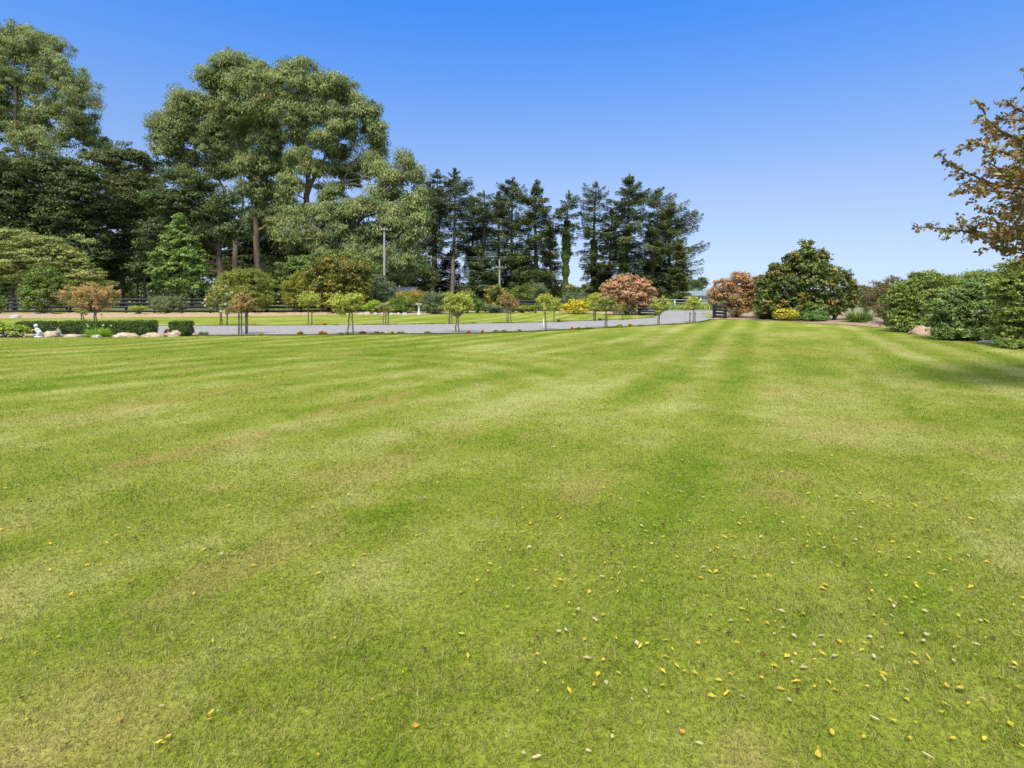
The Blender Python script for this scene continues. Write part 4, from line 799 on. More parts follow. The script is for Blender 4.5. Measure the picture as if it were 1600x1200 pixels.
# ------------------------------------------------------------------ bed at the left end of the lawn
def box_hedge(label, x0, x1, top, base):
    Y = gy(base) + .25; k = Y / F; w = (x1 - x0) * k; h = H - (top - HZ) * k; cx = ((x0 + x1) / 2 - 800) * k; d = .55
    r = root('box_hedge', (cx, Y), label, 'hedge', 'clipped box hedge blocks')
    n = int(7500 * (w * h + d * h + w * d)); u = U(-1, 1, (n, 3)); ax = rng.choice(3, n, p=np.array([d * h, w * h, w * d]) / (d * h + w * h + w * d)); sg = rng.choice([-1, 1], n)
    u = u.astype(float); u[np.arange(n), ax] = sg * (1 - rng.random(n) ** 2 * .35); D = u / np.maximum(np.linalg.norm(u, axis=1, keepdims=True), 1e-6)
    nr = np.linalg.norm(u, ord=6, axis=1, keepdims=True); nr = np.linalg.norm(u, ord=5, axis=1, keepdims=True); u = u / np.maximum(nr, 1); bump = 1 + .13 * vnoise(u[:, 0] * 3 * w + cx * 3, u[:, 1] * 2 + u[:, 2] * 2, .7, 17)[:, None] + .05 * rng.normal(size=(n, 1)) 
    P = u * np.array([w / 2, d / 2, h / 2]) * bump + np.array([cx, Y, h / 2])
    V, Q, cc = leaf_quads(P, runit(n), D + runit(n) * .7, .042, .030, palette(P_BOX, 200, rng.integers(0, 200, n)), .1)
    link('foliage', raw_mesh('foliage', V, Q, M_LEAF, cc), r)
    mb = MB()
    for _ in range(8): branchy(mb, (cx + U(-.3, .3) * w, Y + U(-.1, .1), 0), (cx + U(-.4, .4) * w, Y + U(-.2, .2), h * .8), .015, .005, n=4, sides=5)
    mb.build('stems', M_BARK, r)
box_hedge('box hedge block behind the small white statue', 28, 84, 502.5, 522)
box_hedge('box hedge block left of the pink rose trunk', 100, 150, 502, 523)
box_hedge('box hedge block right of the lime green clump, against the next block', 154, 206, 502, 524)
box_hedge('box hedge block at the end of the run, in front of the drive', 207, 241, 501.5, 526)
box_hedge('lone box hedge block standing apart to the right', 269, 297, 502, 525.5)
SH('hydrangea_bush', 'pale pink and lime hydrangea at the left edge of the lawn', 'bush', (12, 527), [(4, 515, 16, 9, 0), (26, 518, 15, 8, 0), (-14, 514, 16, 10, 0)], 'low', P_LIME, Y=21.4, cov=2.0, flowers=((.72, .55, .42), 46, .085), stem_r=.012)
strappy('daylily_clump', 'bright lime green clump of arching leaves under the pink rose', (153, 526), .75, .30, 620, [((.20, .30, .03), 3), ((.14, .24, .03), 3), ((.28, .38, .05), 1)], lw=.022, flowers=((.80, .76, .50), 5, .05, .48))
strappy('small_plant', 'small grey green tuft beside the drive, right of the lone hedge block', (318, 523.5), .4, .14, 160, P_SAGE, lw=.02)
def rock(label, base, w, h, d, mat, seed, dx=0, name='rock', group='rocks edging the beds'):
    r2 = np.random.default_rng(seed); Y = gy(base[1]) + d * .5; k = Y / F; cx = (base[0] - 800) * k; W2 = w * k / 2; H2 = h * k
    nu, nv = 22, 14; u = np.linspace(0, 2 * np.pi, nu, endpoint=False); v = np.linspace(0.02, np.pi - .02, nv); Ug, Vg = np.meshgrid(u, v, indexing='ij')
    X = np.cos(Ug) * np.sin(Vg); Yy = np.sin(Ug) * np.sin(Vg); Z = np.cos(Vg)
    nz = 1 + .28 * vnoise(X * 2 + seed, Yy * 2 + Z * 2.3, 1.0, seed) + .13 * vnoise(X * 5 + seed, Yy * 5 + Z * 4, 1.0, seed + 3)
    Z2 = np.where(Z > 0, Z, Z * .4); V = np.stack([cx + X * nz * W2, Y + Yy * nz * d * .5, Z2 * nz * H2], -1).reshape(-1, 3)
    i = np.arange(nu)[:, None] * nv; i2 = ((np.arange(nu) + 1) % nu)[:, None] * nv; j = np.arange(nv - 1)[None]
    Q = np.stack([i + j, i + j + 1, i2 + j + 1, i2 + j], -1).reshape(-1, 4)
    o = link(name, raw_mesh(name, V, Q, mat, None, False)); return tag(o, label, 'rock', group)
rock('rounded tan rock beside the white statue', (78, 527), 27, 8.5, .4, M_ROCK, 3)
rock('low tan rock left of the white statue', (46, 527), 16, 5, .3, M_ROCK, 4)
rock('flat pale tan rock below the first box hedge', (112, 527.3), 26, 4, .35, M_ROCK, 5)
rock('small pale rock at the foot of the lime clump', (150, 527.5), 16, 4, .25, M_GREYROCK, 6)
rock('broad tan rock right of the lime clump', (200, 527), 40, 7, .5, M_ROCK, 7)
rock('tan rock in front of the end hedge block', (240, 527), 32, 6.5, .45, M_ROCK, 8)
rock('rounded brown rock left of the lone hedge block', (274, 526), 28, 10, .5, M_ROCK, 9)
rock('grey rock lying at the left end of the bark bed', (22, 497), 16, 4.5, .6, M_GREYROCK, 10)
for i, px in enumerate([552, 564, 574, 587, 600, 612, 622, 632, 643]):
    rock(['first','second','third','fourth','fifth','sixth','seventh','eighth','ninth'][i] + ' from the left of the nine small edging stones between golden tree and bird bath', (px, 492 + U(-.3, .3)), U(9, 13), U(1.8, 3.6) if i != 2 else 4.5, .4, [M_ROCK, M_GREYROCK][i % 2], 20 + i, group='small edging stones of the far bed')
for px, w, q in [(742, 14, 'leftmost'), (770, 10, 'middle'), (782, 14, 'rightmost')]:
    rock(q + ' of three flat pale stones on the bed edge by the ring ornament', (px, 487.4), w, 1.8, .5, M_GREYROCK, 40 + px, group='flat stones left of the ring ornament')
# dry mulch heaps under the rhododendrons
for (px, py, w, h, s, lab) in [(1443, 524, 42, 12, 61, 'heap of tan mulch between the first two rhododendrons'), (1372, 507, 40, 5, 62, 'low spread of dry mulch where the path meets the lawn'), (1552, 538, 22, 4, 63, 'pale stone between the two nearer rhododendrons')]:
    rock(lab, (px, py), w, h, 1.0, M_BARKBED if s < 63 else M_GREYROCK, s, name='mulch_heap' if s < 63 else 'rock', group='heaps along the right hand border')

def statue():
    base = (59, 527.3); Y = gy(base[1]); k = Y / F; cx = (base[0] - 800) * k
    r = root('garden_statue', (cx, Y), 'small white stone statue of a crouching child at the edge of the lawn', 'statue')
    me = bpy.data.meshes.new('body'); o = link('body', me, r)
    J = [(0, 0, .17), (-.02, 0, .25), (-.045, 0, .32), (-.055, 0, .365),    # pelvis, waist, chest, neck
         (.09, -.05, .20), (.03, -.06, .06), (.09, -.07, .03), (.10, .05, .19), (.04, .06, .05), (.10, .07, .03),
         (-.02, -.075, .31), (.03, -.09, .22), (.0, -.05, .15), (-.02, .075, .31), (.03, .09, .22), (.0, .05, .15)]
    E = [(0, 1), (1, 2), (2, 3), (0, 4), (4, 5), (5, 6), (0, 7), (7, 8), (8, 9), (2, 10), (10, 11), (11, 12), (2, 13), (13, 14), (14, 15)]
    R = [.085, .07, .065, .03, .055, .038, .032, .055, .038, .032, .034, .026, .022, .034, .026, .022]
    me.from_pydata([(cx + a, Y + b, c) for a, b, c in J], E, []); me.materials.append(M_WHITE)
    m = o.modifiers.new('skin', 'SKIN'); 
    bpy.context.view_layer.update()
    if not me.skin_vertices: 
        bpy.context.view_layer.objects.active = o
        with bpy.context.temp_override(object=o, active_object=o): bpy.ops.mesh.customdata_skin_add()
    for v, rr in zip(me.skin_vertices[0].data, R): v.radius = (rr, rr)
    me.skin_vertices[0].data[0].use_root = True
    s = o.modifiers.new('sub', 'SUBSURF'); s.levels = s.render_levels = 2
    mb = MB(); mb.lathe([(.001, .365), (.035, .37), (.052, .395), (.058, .425), (.05, .455), (.03, .475), (.001, .485)], (cx - .075, Y, 0), 16); mb.tube([[cx - .125, Y, .415], [cx - .14, Y, .41]], [.012, .006], 6)
    mb.build('head', M_WHITE, r, smooth=True)
    mb = MB(); mb.lathe([(.064, .435), (.062, .455), (.045, .485), (.02, .502), (.001, .505)], (cx - .07, Y, 0), 16); mb.box((cx - .125, Y, .438), (.05, .07, .008)); mb.build('cap', M_WHITE, r, smooth=True)
    mb = MB(); mb.lathe([(.001, .0), (.13, .0), (.135, .03), (.12, .05), (.001, .05)], (cx + .03, Y, 0), 16); mb.build('plinth', M_WHITE, r)
statue()
def birdbath():
    Y = gy(491.8); k = Y / F; cx = (654.5 - 800) * k; r = root('bird_bath', (cx, Y), 'pale stone bird bath on the edge of the far lawn', 'bird bath')
    mb = MB(); mb.lathe([(.001, 0), (.17, 0), (.17, .05), (.13, .08), (.085, .13), (.075, .3), (.07, .55), (.09, .70), (.12, .76), (.001, .76)], (cx, Y, 0), 20); mb.build('pedestal', M_WHITE, r, smooth=False)
    mb = MB(); mb.lathe([(.001, .762), (.12, .765), (.22, .80), (.26, .84), (.26, .865), (.24, .865), (.2, .82), (.001, .80)], (cx, Y, 0), 24); mb.build('bowl', M_WHITE, r, smooth=False)
birdbath()
def ring():
    Y = gy(488.3); k = Y / F; c = np.array([(788.5 - 800) * k, Y, .42]); r = root('ring_ornament', (c[0], Y), 'white round ornament with a dark hole on a low slab beside the low hedge', 'ornament')
    mb = MB(); n = 28; m = 10; a = np.linspace(0, 2 * np.pi, n, endpoint=False); b = np.linspace(0, 2 * np.pi, m, endpoint=False)
    A, B = np.meshgrid(a, b, indexing='ij'); R1, R2 = .15, .065
    V = np.stack([c[0] + (R1 + R2 * np.cos(B)) * np.cos(A), c[1] + R2 * 1.8 * np.sin(B), c[2] + (R1 + R2 * np.cos(B)) * np.sin(A)], -1).reshape(-1, 3)
    i = np.arange(n)[:, None] * m; i2 = ((np.arange(n) + 1) % n)[:, None] * m; j = np.arange(m)[None]; j2 = (j + 1) % m
    mb.add(V, np.stack([i + j, i + j2, i2 + j2, i2 + j], -1).reshape(-1, 4)); mb.build('ring', M_WHITE, r, smooth=True)
    mb = MB(); mb.box((c[0] - .2, Y, .10), (.9, .4, .2)); mb.box((c[0], Y, .2), (.2, .2, .06)); mb.build('slab', M_WHITE, r)
ring()

# ------------------------------------------------------------------ small flowers along the drive
def posy(label, px, py, w, h, col, green=.5, group='small flowers along the drive edge'):
    Y = gy(py); k = Y / F; cx = (px - 800) * k; r = root('flower_clump', (cx, Y), label, 'flowers', group); W2 = w * k * .42; H2 = h * k * .85
    n = int(260 * max(1, w / 9)); a = runit(n); a[:, 2] = abs(a[:, 2]); P = np.array([cx, Y, .01]) + a * [W2, min(W2, .25), H2 * .8] * (rng.random((n, 1)) ** .4)
    V, Q, cc = leaf_quads(P, a + runit(n) * .6, runit(n), .055, .028, palette(P_OLIVE if green < .8 else P_CAMEL, 20, rng.integers(0, 20, n)), .1); link('leaves', raw_mesh('leaves', V, Q, M_LEAF, cc), r)
    if col is not None:
        m = int(16 * max(1, w / 8)); a = runit(m); a[:, 2] = abs(a[:, 2]) + .2; P = np.array([cx, Y, .01]) + unit(a) * [W2, min(W2, .25), H2]; idx = np.repeat(np.arange(m), 8); A = runit(m * 8)
        V, Q, cc = leaf_quads(P[idx] + A * .018, A, runit(m * 8) + [0, -.5, .8], .05, .04, np.array(col) * U(.8, 1.15, (m * 8, 1)), .2); link('blooms', raw_mesh('blooms', V, Q, M_PETAL, cc), r)
YEL = (.55, .42, .02); ORA = (.58, .22, .02); DRED = (.20, .03, .02); PK = (.40, .06, .10)
for a in [('yellow flower clump right of the brownish standard rose', 408, 524, 8, 4, YEL), ('orange flower clump between the brownish rose and the wide flat topped one', 469, 522.5, 10, 4.5, ORA),
          ('green tuft with an orange flower, left of the wide flat topped rose', 504, 522.5, 16, 4.5, ORA), ('dark red flowers at the foot of the wide flat topped rose', 567, 522, 14, 3.5, DRED), ('dark red flowers before the thin staked rose', 588, 521.8, 12, 3, DRED),
          ('yellow flower clump below the thin staked rose', 612, 522, 10, 4, YEL), ('low green tuft left of the yellow clump on the drive edge', 597, 521.5, 10, 3.5, None), ('low green tuft below the bird bath', 626, 521.2, 17, 3.5, None),
          ('low green tuft left of the forked rose', 668, 520.6, 14, 3, None), ('reddish flower clump right of the forked rose', 732, 520.5, 7, 3.5, (.60, .16, .04)), ('single yellow orange flower clump right of the forked rose', 754, 520.3, 5, 5, YEL),
          ('low green tuft before the pinkish brown rose', 775, 518.5, 12, 3.5, None), ('wider green tuft before the pinkish brown rose', 788, 518.3, 12, 3.5, None), ('green tuft left of the single trunk rose', 812, 517.6, 9, 3.5, None),
          ('red flowers beside a dark green tuft on the drive edge', 894, 515, 6, 3, RED), ('dark green tuft beside the red flowers', 904, 514.6, 12, 4.5, None), ('yellow flower clump nearer the gate, left of a pair', 969, 511.6, 13, 5, YEL), ('yellow flower clump nearer the gate, right of a pair', 985, 510.7, 11, 5, YEL),
          ('yellow flower clump far side of the drive, left', 397, 508.8, 8, 3.5, YEL), ('orange yellow clump far side of the drive, by the round yellow green rose', 508, 508.2, 9, 4.5, (.8, .5, .02)), ('yellow clump on the far verge right of the partly hidden rose', 873, 503.4, 8, 5.5, YEL),
          ('orange clump on the far verge left of the red bloomed rose', 937, 500.9, 7, 4.5, (.8, .45, .03)), ('faint yellow clump on the far verge behind the forked rose', 724, 506.4, 7, 3, YEL), ('pink flowers left of the lone hedge block', 262, 521, 12, 7, PK), ('small pink flowers behind the hedge gap', 95, 514, 9, 5, PK),
          ('orange flower at the lawn edge left of the brownish rose', 305, 525.4, 5, 2, ORA), ('white flowers on the drive edge by the bird bath', 642, 521.6, 6, 2.5, (.75, .72, .7)), ('dark tuft on the drive edge right of the dense green rose', 1000, 510, 10, 3, None)]:
    posy(*a)

# ------------------------------------------------------------------ fences, gates, building, poles
def rail_fence(name, label, A, B, hgt, rails, post_every, mat, group=None, rail_t=.14):
    A = np.array(A, float); B = np.array(B, float); L = np.linalg.norm(B - A); d = (B - A) / L; rot = math.atan2(d[1], d[0]); mid = (A + B) / 2
    r = root(name, mid, label, 'fence', group); n = max(2, int(L / post_every) + 1)
    for i in range(n):
        p = A + d * L * i / (n - 1); mb = MB(); mb.box((p[0], p[1] + .09, hgt / 2), (.13, .13, hgt + .04), rot); mb.build('post', mat, r)
    for z in rails:
        mb = MB(); mb.box((mid[0], mid[1], z), (L, .035, rail_t), rot); mb.build('rail', mat, r)
    return r
rail_fence('rail_fence', 'black post and rail fence behind the bark bed, left half', (-62, 48.8), (-21, 48.6), 1.28, [.16, .50, .84, 1.16], 2.4, M_BLACK, 'black rail fences', .17)
rail_fence('rail_fence', 'black post and rail fence behind the shrubs in the middle', (-20.9, 48.6), (-5, 52), 1.28, [.16, .50, .84, 1.16], 2.4, M_BLACK, 'black rail fences', .17)
rail_fence('rail_fence', 'black rail fence running on from the shrubs towards the gateway', (-4.8, 52.2), (9.6, 50.5), 1.1, [.16, .45, .74, 1.0], 2.4, M_BLACK, 'black rail fences')
rail_fence('rail_fence', 'second black fence seen over the first one, across the road', (-60, 60.5), (-22, 60.2), 1.25, [.25, .62, 1.0], 3, M_BLACK, 'black rail fences', .22)
rail_fence('rail_fence', 'dark timber fence across the road below the conifers', (-22, 61), (7, 61), 1.2, [.3, .7, 1.05], 3, M_BLACK, 'black rail fences', .2)
def gate_wing(label, P0, P1, hgt):
    P0 = np.array(P0, float); P1 = np.array(P1, float); d = P1 - P0; L = np.linalg.norm(d); d /= L; rot = math.atan2(d[1], d[0]); mid = (P0 + P1) / 2
    r = root('gate_wing', mid, label, 'gate', 'gateway wings')
    for p in (P0, P1): mb = MB(); mb.box((p[0], p[1], hgt / 2 + .03), (.15, .15, hgt + .06), rot); mb.build('post', M_BLACK, r)
    k = 4
    for i in range(k): mb = MB(); z = hgt * (i + .5) / k + .03; mb.box((mid[0] - d[1] * -.05, mid[1] - .09, z), (L + .1, .03, hgt / k * .72), rot); mb.build('board', M_BLACK, r)
    mb = MB(); mb.box((mid[0] + d[0] * L * .25, mid[1] - .115, hgt * .2), (L * .3, .015, .09), rot); mb.build('plate', M_WHITE, r)
gate_wing('black boarded gate wing left of the gateway, under the pink bush', gp(999, 492.6), gp(1025, 493.4), .78)
gate_wing('black boarded gate wing right of the gateway, under the brownish bush', gp(1116, 497), gp(1133, 498), .86)
rail_fence('wire_fence', 'pale metal rail fence across the road seen through the gateway', (13, 60.5), (26, 60.5), 1.05, [.35, .7, 1.02], 3.4, M_GATE, None, .05)
mb = MB(); x, Y = gp(837, 489); mb.box((x, Y, .45), (.12, .12, .9)); mb.box((x, Y, .92), (.16, .16, .05)); o = mb.build('garden_post', M_BLACK); tag(o, 'short black post at the right end of the low hedge', 'post')
mb = MB(); x, Y = gp(849.3, 517.8); mb.box((x, Y, .26), (.035, .035, .54)); mb.box((x, Y, .545), (.045, .045, .03)); o = mb.build('white_peg', M_WHITE); tag(o, 'short white marker peg beside the single trunk standard rose', 'peg')
def house(name, label, x0, x1, ytop, yeave, Y, depth, roofm, hip=False, cat='house'):
    k = Y / F; X0, X1 = (x0 - 800) * k, (x1 - 800) * k; zt = H + (HZ - ytop) * k; ze = H + (HZ - yeave) * k; r = root(name, ((X0 + X1) / 2, Y), label, cat)
    mb = MB(); mb.box(((X0 + X1) / 2, Y + depth / 2, ze / 2), (X1 - X0 - .6, depth - .6, ze)); w = mb.build('wall', M_WALL, r)
    in_ = (X1 - X0) * .18 if hip else 0
    v = [(X0, Y, ze + .01), (X1, Y, ze + .01), (X1, Y + depth, ze + .01), (X0, Y + depth, ze + .01), (X0 + in_, Y + depth / 2, zt), (X1 - in_, Y + depth / 2, zt)]
    me = bpy.data.meshes.new('roof'); me.from_pydata(v, [], [(0, 1, 5, 4), (2, 3, 4, 5), (1, 2, 5), (3, 0, 4), (3, 2, 1, 0)]); me.materials.append(roofm); link('roof', me, r)
    for f in (.3, .7):
        mb = MB(); xx = X0 + (X1 - X0) * f; mb.box((xx, Y + .29, ze * .55), (1.3, .06, ze * .4)); wn = mb.build('window', M_DARKGLASS, r)
    return r
house('garden_shed', 'building with a dark grey roof half hidden by shrubs right of the near pole', 601, 646, 448, 459, 57, 6, M_ROOF, cat='building')
house('farmhouse', 'pale house with a grey green roof seen through the gateway', 1080, 1112, 454, 462, 110, 9, M_TEALROOF, True)
def pole(label, px, top, Y, r0=.13, arm=1.6, braced=True, z_arm=None):
    k = Y / F; x = (px - 800) * k; zt = H + (HZ - top) * k; r = root('power_pole', (x, Y), label, 'pole', 'power poles')
    mb = MB(); mb.tube([[x, Y, -.1], [x, Y, zt * .5], [x, Y, zt]], [r0, r0 * .85, r0 * .7], 10); mb.build('pole_shaft', M_POLE, r, smooth=True)
    za = zt - .25 if z_arm is None else H + (HZ - z_arm) * k
    mb = MB(); mb.box((x, Y - r0, za), (arm, .1, .12)); mb.build('crossarm', M_STAKE if braced else M_POLE, r)
    for s in (-.45, -.15, .2, .45): mb = MB(); mb.lathe([(.001, 0), (.04, 0), (.05, .05), (.03, .09), (.045, .13), (.001, .15)], (x + arm * s, Y - r0, za + .06), 8); mb.build('insulator', M_WHITE, r)
pole('tall power pole in front of the gums', 600.5, 356, 58, .14, 1.5)
pole('power pole further off against the conifers', 780.5, 405, 78, .15, 1.9, z_arm=419)
pole('distant power pole beyond the last conifer', 1074.5, 424, 150, .2, 2.2)
for (z0, z1, lab) in [(398.5, 399.0, 'upper overhead wire crossing in front of the conifers'), (401.0, 402.4, 'lower overhead wire crossing in front of the conifers')]:
    Yw = 78; A = wp(-900, z0 - 18, Yw); B = wp(1085, z1, Yw + 6); t = np.linspace(0, 1, 40)[:, None]; P = A * (1 - t) + B * t; P[:, 2] -= (4 * t * (1 - t))[:, 0] * .9
    mb = MB(); mb.tube(P, .011, 5); o = mb.build('overhead_wire', M_WIRE); tag(o, lab, 'wire', 'overhead wires')

# ------------------------------------------------------------------ distance
for i, (px, top, Y, w, kind, lab) in enumerate([(1085, 436, 150, 12, 'b', 'distant dark tree beside the farmhouse chimney side'), (1098, 432, 170, 7, 'b', 'distant palm like tree behind the farmhouse'), (1117, 440, 190, 4, 'c', 'small distant pointed conifer between farmhouse and the brownish bush'),
                                     (1070, 445, 140, 12, 'b', 'distant bushy tree at the foot of the last conifer'), (1386, 438, 130, 6, 'c', 'left of three distant dark conifers above the brown bush'), (1395, 434, 130, 7, 'c', 'middle and tallest of three distant dark conifers above the brown bush'), (1403, 437, 130, 6, 'c', 'right of three distant dark conifers above the brown bush'),
                                     (1350, 447, 160, 14, 'b', 'distant low tree right of the magnolia'), (1420, 440, 150, 20, 'b', 'distant low tree behind the rhododendron tops')]):
    if kind == 'c': conifer('conifer_tree', lab, px, (px, top), Y, [(459, w), (450, w * .8), (top + 4, w * .3), (top, .5)], P_CEDAR, group='distant trees', dens=.8, gap=.0, r0=.15)
    else: T('broadleaf_tree', lab, 'tree', px, Y, [(px, top + 6, w * .7, 5, 0), (px - w * .4, top + 12, w * .6, 6, 0), (px + w * .4, top + 13, w * .6, 6, 0)], 'dark', P_DARK, [([(px, None), (px, top + 8)], .25)], group='distant trees', cov=1.4)
for (x0, x1, Y, top, lab) in [(-900, 650, 112, 436, 'far belt of trees behind the gums on the left'), (650, 1085, 130, 450, 'far belt of trees behind the conifers'), (1320, 2300, 170, 451, 'far belt of trees on the right')]:
    k = Y / F; n = int((x1 - x0) * k * 160); xx = U(x0, x1, n); zt = H + (HZ - top) * k * (1 + .5 * vnoise(xx, xx * 0, 22, 301) + .3 * vnoise(xx, xx * 0, 6, 305))
    P = np.stack([(xx - 800) * k, Y + U(-3, 3, n), zt * rng.random(n) ** .7], -1)
    V, Q, cc = leaf_quads(P, runit(n), runit(n) + [0, -.5, .5], .7, .5, palette(P_DARK, 500, (xx * 2).astype(int) % 500), .1)
    o = link('treeline', raw_mesh('treeline', V, Q, M_LEAF, cc)); tag(o, lab, 'treeline', kind='stuff')
# rough grass by the road and beyond it
def rough(name, x0, x1, y0, y1, n, h, pal, lab):
    x = U(x0, x1, n); y = U(y0, y1, n); V, Q, cc = leaf_quads(np.stack([x, y, np.full(n, h * .4)], -1), runit(n) * .5 + [0, 0, 1], runit(n), h * U(.6, 1.4, n), h * .16, palette(pal, n, np.arange(n)), 0)
    o = link(name, raw_mesh(name, V, Q, M_LEAF, cc)); tag(o, lab, 'grass', kind='stuff')
rough('rough_grass', -30, 34, 59, 66, 26000, .55, [((.16, .22, .06), 3), ((.10, .16, .05), 2), ((.28, .28, .11), 1)], 'rough green grass growing along the far side of the road')

def verge(name, curve, lab, side):
    P = np.array(curve); n = 26000; t = rng.random(n) * (len(P) - 1); x = np.interp(t, np.arange(len(P)), P[:, 0]); y = np.interp(t, np.arange(len(P)), P[:, 1])
    y = y + side * np.abs(rng.normal(size=n)) * .09 + .05 * vnoise(x, y, .4, 401); k = (vnoise(x, y, .8, 403) + .6 * vnoise(x, y, .2, 405)) > -.25; x, y = x[k], y[k]; n = len(x)
    h = .05 * U(.4, 1.5, n) * (1 + .5 * vnoise(x, y, .5, 407)); c = lawn_colour(x, y) * U(.55, 1.1, (n, 1))
    V, Q, cc = leaf_quads(np.stack([x, y, .012 + h * .4], -1), runit(n) * .7 + [0, 0, 1], runit(n), h, h * .22, c, 0)
    o = link(name, raw_mesh(name, V, Q, M_GRASS, cc)); tag(o, lab, 'grass', kind='stuff')
verge('edge_grass', FAR_EDGE, 'ragged grass growing over the far edge of the gravel drive', -1)
verge('edge_grass', LAWN_EDGE, 'ragged grass at the edge of the big lawn beside the drive border', 1)
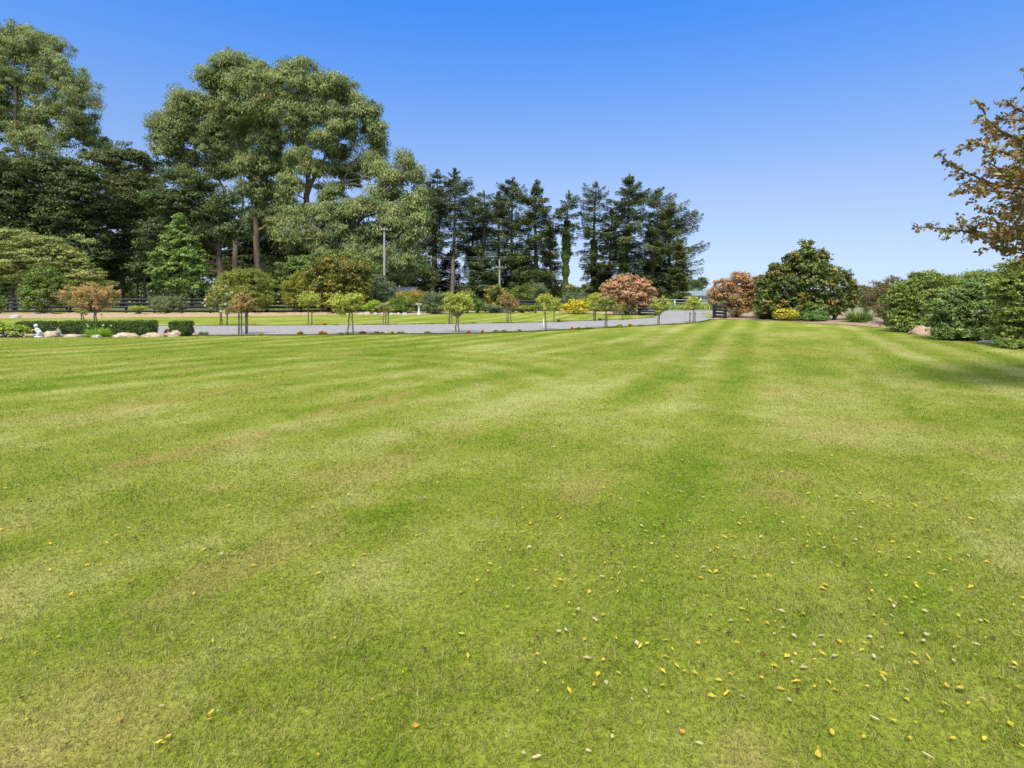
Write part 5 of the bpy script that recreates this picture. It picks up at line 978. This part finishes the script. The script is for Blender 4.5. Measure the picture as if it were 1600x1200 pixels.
# ------------------------------------------------------------------ fallen leaves
def fallen():
    kinds = {'yellow': ((.60, .46, .05), 'small yellow leaf fallen on the lawn', 'yellow fallen leaves'), 'cream': ((.50, .44, .26), 'pale cream dry leaf fallen on the lawn', 'cream fallen leaves'),
             'orange': ((.62, .30, .04), 'orange leaf fallen on the lawn', 'orange fallen leaves'), 'dark': ((.11, .05, .025), 'dark reddish brown curled leaf fallen on the lawn', 'dark red fallen leaves')}
    def shape(L, W, curl, col, seed):
        r2 = np.random.default_rng(seed); s = np.linspace(0, 1, 7); w = W * np.sin(np.pi * s ** .8) ** .8 * .5; z = curl * (s - .5) ** 2 * 4 * .5 + .004
        bend = r2.uniform(-.25, .25) * L * (s - .5) ** 2
        mid = np.stack([(s - .5) * L, bend, z], -1); lft = mid + np.stack([0 * s, w, w * .45], -1); rgt = mid - np.stack([0 * s, w, -w * .45], -1)
        V = np.concatenate([lft, mid, rgt]); i = np.arange(6); Q = np.concatenate([np.stack([i, i + 1, i + 8, i + 7], -1), np.stack([i + 7, i + 8, i + 15, i + 14], -1)])
        return V, Q
    protos = {}
    for kname, (c, lab, g) in kinds.items():
        for v in range(4):
            V, Q = shape(.052 if kname != 'dark' else .05, [.022, .028, .018, .032][v], [.01, .018, .006, .024][v], c, v)
            cc = np.tile(np.array(c) * [1, .85, 1.12, .95][v], (len(V), 1)) * U(.85, 1.15, (len(V), 1)); protos[kname, v] = raw_mesh('fallen_leaf', V, Q, M_PETAL, cc, True)
    spots = []
    named = [(330, 1122, 'yellow', 1.1), (327, 1132, 'yellow', 1.1), (340, 1118, 'cream', .7), (248, 1167, 'yellow', 1), (263, 1161, 'yellow', 1.1), (185, 1133, 'orange', .9), (252, 1110, 'cream', .9), (111, 934, 'yellow', 1.0), (202, 919, 'dark', 1.3), (33, 934, 'dark', 1.1),
             (664, 1021, 'dark', 1.4), (719, 996, 'yellow', 1), (941, 906, 'cream', 1.3), (1036, 824, 'dark', 1.4), (1284, 1027, 'yellow', 1.4), (1448, 998, 'cream', 1.1), (1443, 1008, 'cream', .9), (1432, 1045, 'yellow', 1.3), (1421, 1043, 'cream', .8), (1491, 1040, 'cream', .9),
             (1478, 1078, 'yellow', 1), (1500, 1085, 'yellow', 1.6), (1396, 1134, 'yellow', 1), (1366, 1130, 'cream', 1.3), (1300, 1153, 'yellow', 1.1), (1278, 1188, 'yellow', 1.2), (1580, 1141, 'yellow', 1.3), (1538, 1162, 'yellow', 1.3), (1590, 1000, 'yellow', 1.3), (1497, 968, 'yellow', 1.1),
             (1273, 1081, 'yellow', .9), (1241, 1064, 'yellow', .9), (1219, 1012, 'cream', 1), (838, 1192, 'cream', 1.4), (818, 1187, 'cream', 1), (1093, 1170, 'cream', 1.3), (1065, 1152, 'orange', 1), (920, 1181, 'cream', .9), (649, 1142, 'orange', 1), (1255, 964, 'yellow', .9), (1315, 964, 'yellow', 1),
             (1450, 1190, 'cream', 1.5), (1350, 1160, 'yellow', .9), (1477, 1107, 'yellow', 1), (1470, 1121, 'yellow', 1), (1513, 1106, 'yellow', .8), (873, 993, 'cream', 1), (884, 990, 'cream', .9), (928, 1077, 'yellow', .9), (1070, 1055, 'yellow', 1), (1086, 1058, 'yellow', 1), (628, 730, 'dark', 1.5), (45, 785, 'dark', 1.7), (53, 823, 'dark', 1.6)]
    for px, py, kk, s in named: spots.append((*gp(px, py), kk, s))
    for _ in range(120):                                   # right foreground: mostly yellow
        px = 620 + 1020 * rng.random() ** .75; py = 1195 - 560 * rng.random() ** .85; spots.append((*gp(px, py), rng.choice(['yellow', 'cream', 'orange', 'dark'], p=[.72, .20, .05, .03]), U(.5, .95)))
    for _ in range(40):
        px = U(0, 700); py = 1195 - 500 * rng.random(); spots.append((*gp(px, py), rng.choice(['yellow', 'cream', 'orange', 'dark'], p=[.4, .35, .05, .2]), U(.5, .9)))
    for _ in range(50):
        px = U(0, 700); py = U(575, 830); spots.append((*gp(px, py), 'dark', U(.8, 1.3)))
    cnt = {}
    spots = sorted([s for s in spots if inside_lawn(np.array([s[0]]), np.array([s[1]]))[0]], key=lambda q: q[1]); rest = []
    for x, y, kk, s in spots:
        if len(cnt) >= 290: rest.append((x, y, kk)); continue
        cnt[len(cnt)] = 1
        px = 800 + F * x / y; row = 'front edge' if y < 2.6 else 'near part' if y < 4 else 'middle' if y < 7 else 'far part'
        cl = ['far left', 'left', 'centre left', 'centre', 'centre right', 'right', 'far right'][int(np.clip(px // 229, 0, 6))]; word = {'yellow': 'yellow', 'cream': 'pale cream', 'orange': 'orange', 'dark': 'dark reddish brown'}[kk]
        vv = int(rng.integers(4)); o = bpy.data.objects.new('fallen_leaf', protos[kk, vv]); COL.objects.link(o)
        o.location = (x, y, .017); o.rotation_euler = (U(-.3, .3), U(-.3, .3), U(0, 6.28)); o.scale = (s * .52,) * 3; tag(o, f"{['curled', 'broad', 'narrow', 'wide cupped'][vv]} {word} fallen leaf, {row} of lawn, {cl}", 'leaf', f"{['curled', 'broad', 'narrow', 'cupped'][vv]} {word} leaves, {row}, {cl}")
    # the many tiny ones further off
    n = 700; px = np.concatenate([U(0, 1600, 300), 700 + 900 * rng.random(400) ** .7]); py = np.concatenate([U(560, 900, 300), 600 + 500 * rng.random(400) ** 1.4]); x = (px - 800) / (py - HZ) * H; y = F * H / (py - HZ); ok = inside_lawn(x, y); x, y = np.append(x[ok], [q[0] for q in rest]), np.append(y[ok], [q[1] for q in rest]); n = len(x)
    cs = np.array([kinds[q][0] for q in rng.choice(['yellow', 'cream', 'dark'], n, p=[.62, .24, .14])]); a = U(0, 6.28, n)
    V, Q, cc = leaf_quads(np.stack([x, y, np.full(n, .016)], -1), np.stack([np.cos(a), np.sin(a), U(-.3, .3, n)], -1), np.array([0, 0, 1.0]) + runit(n) * .3, .034 * U(.6, 1.3, n), .017 * U(.7, 1.3, n), cs * U(.8, 1.1, (n, 1)), .2)
    o = link('leaf_litter', raw_mesh('leaf_litter', V, Q, M_PETAL, cc)); tag(o, 'tiny scattered yellow, cream and brown leaves across the lawn', 'leaf litter', kind='stuff')
fallen()
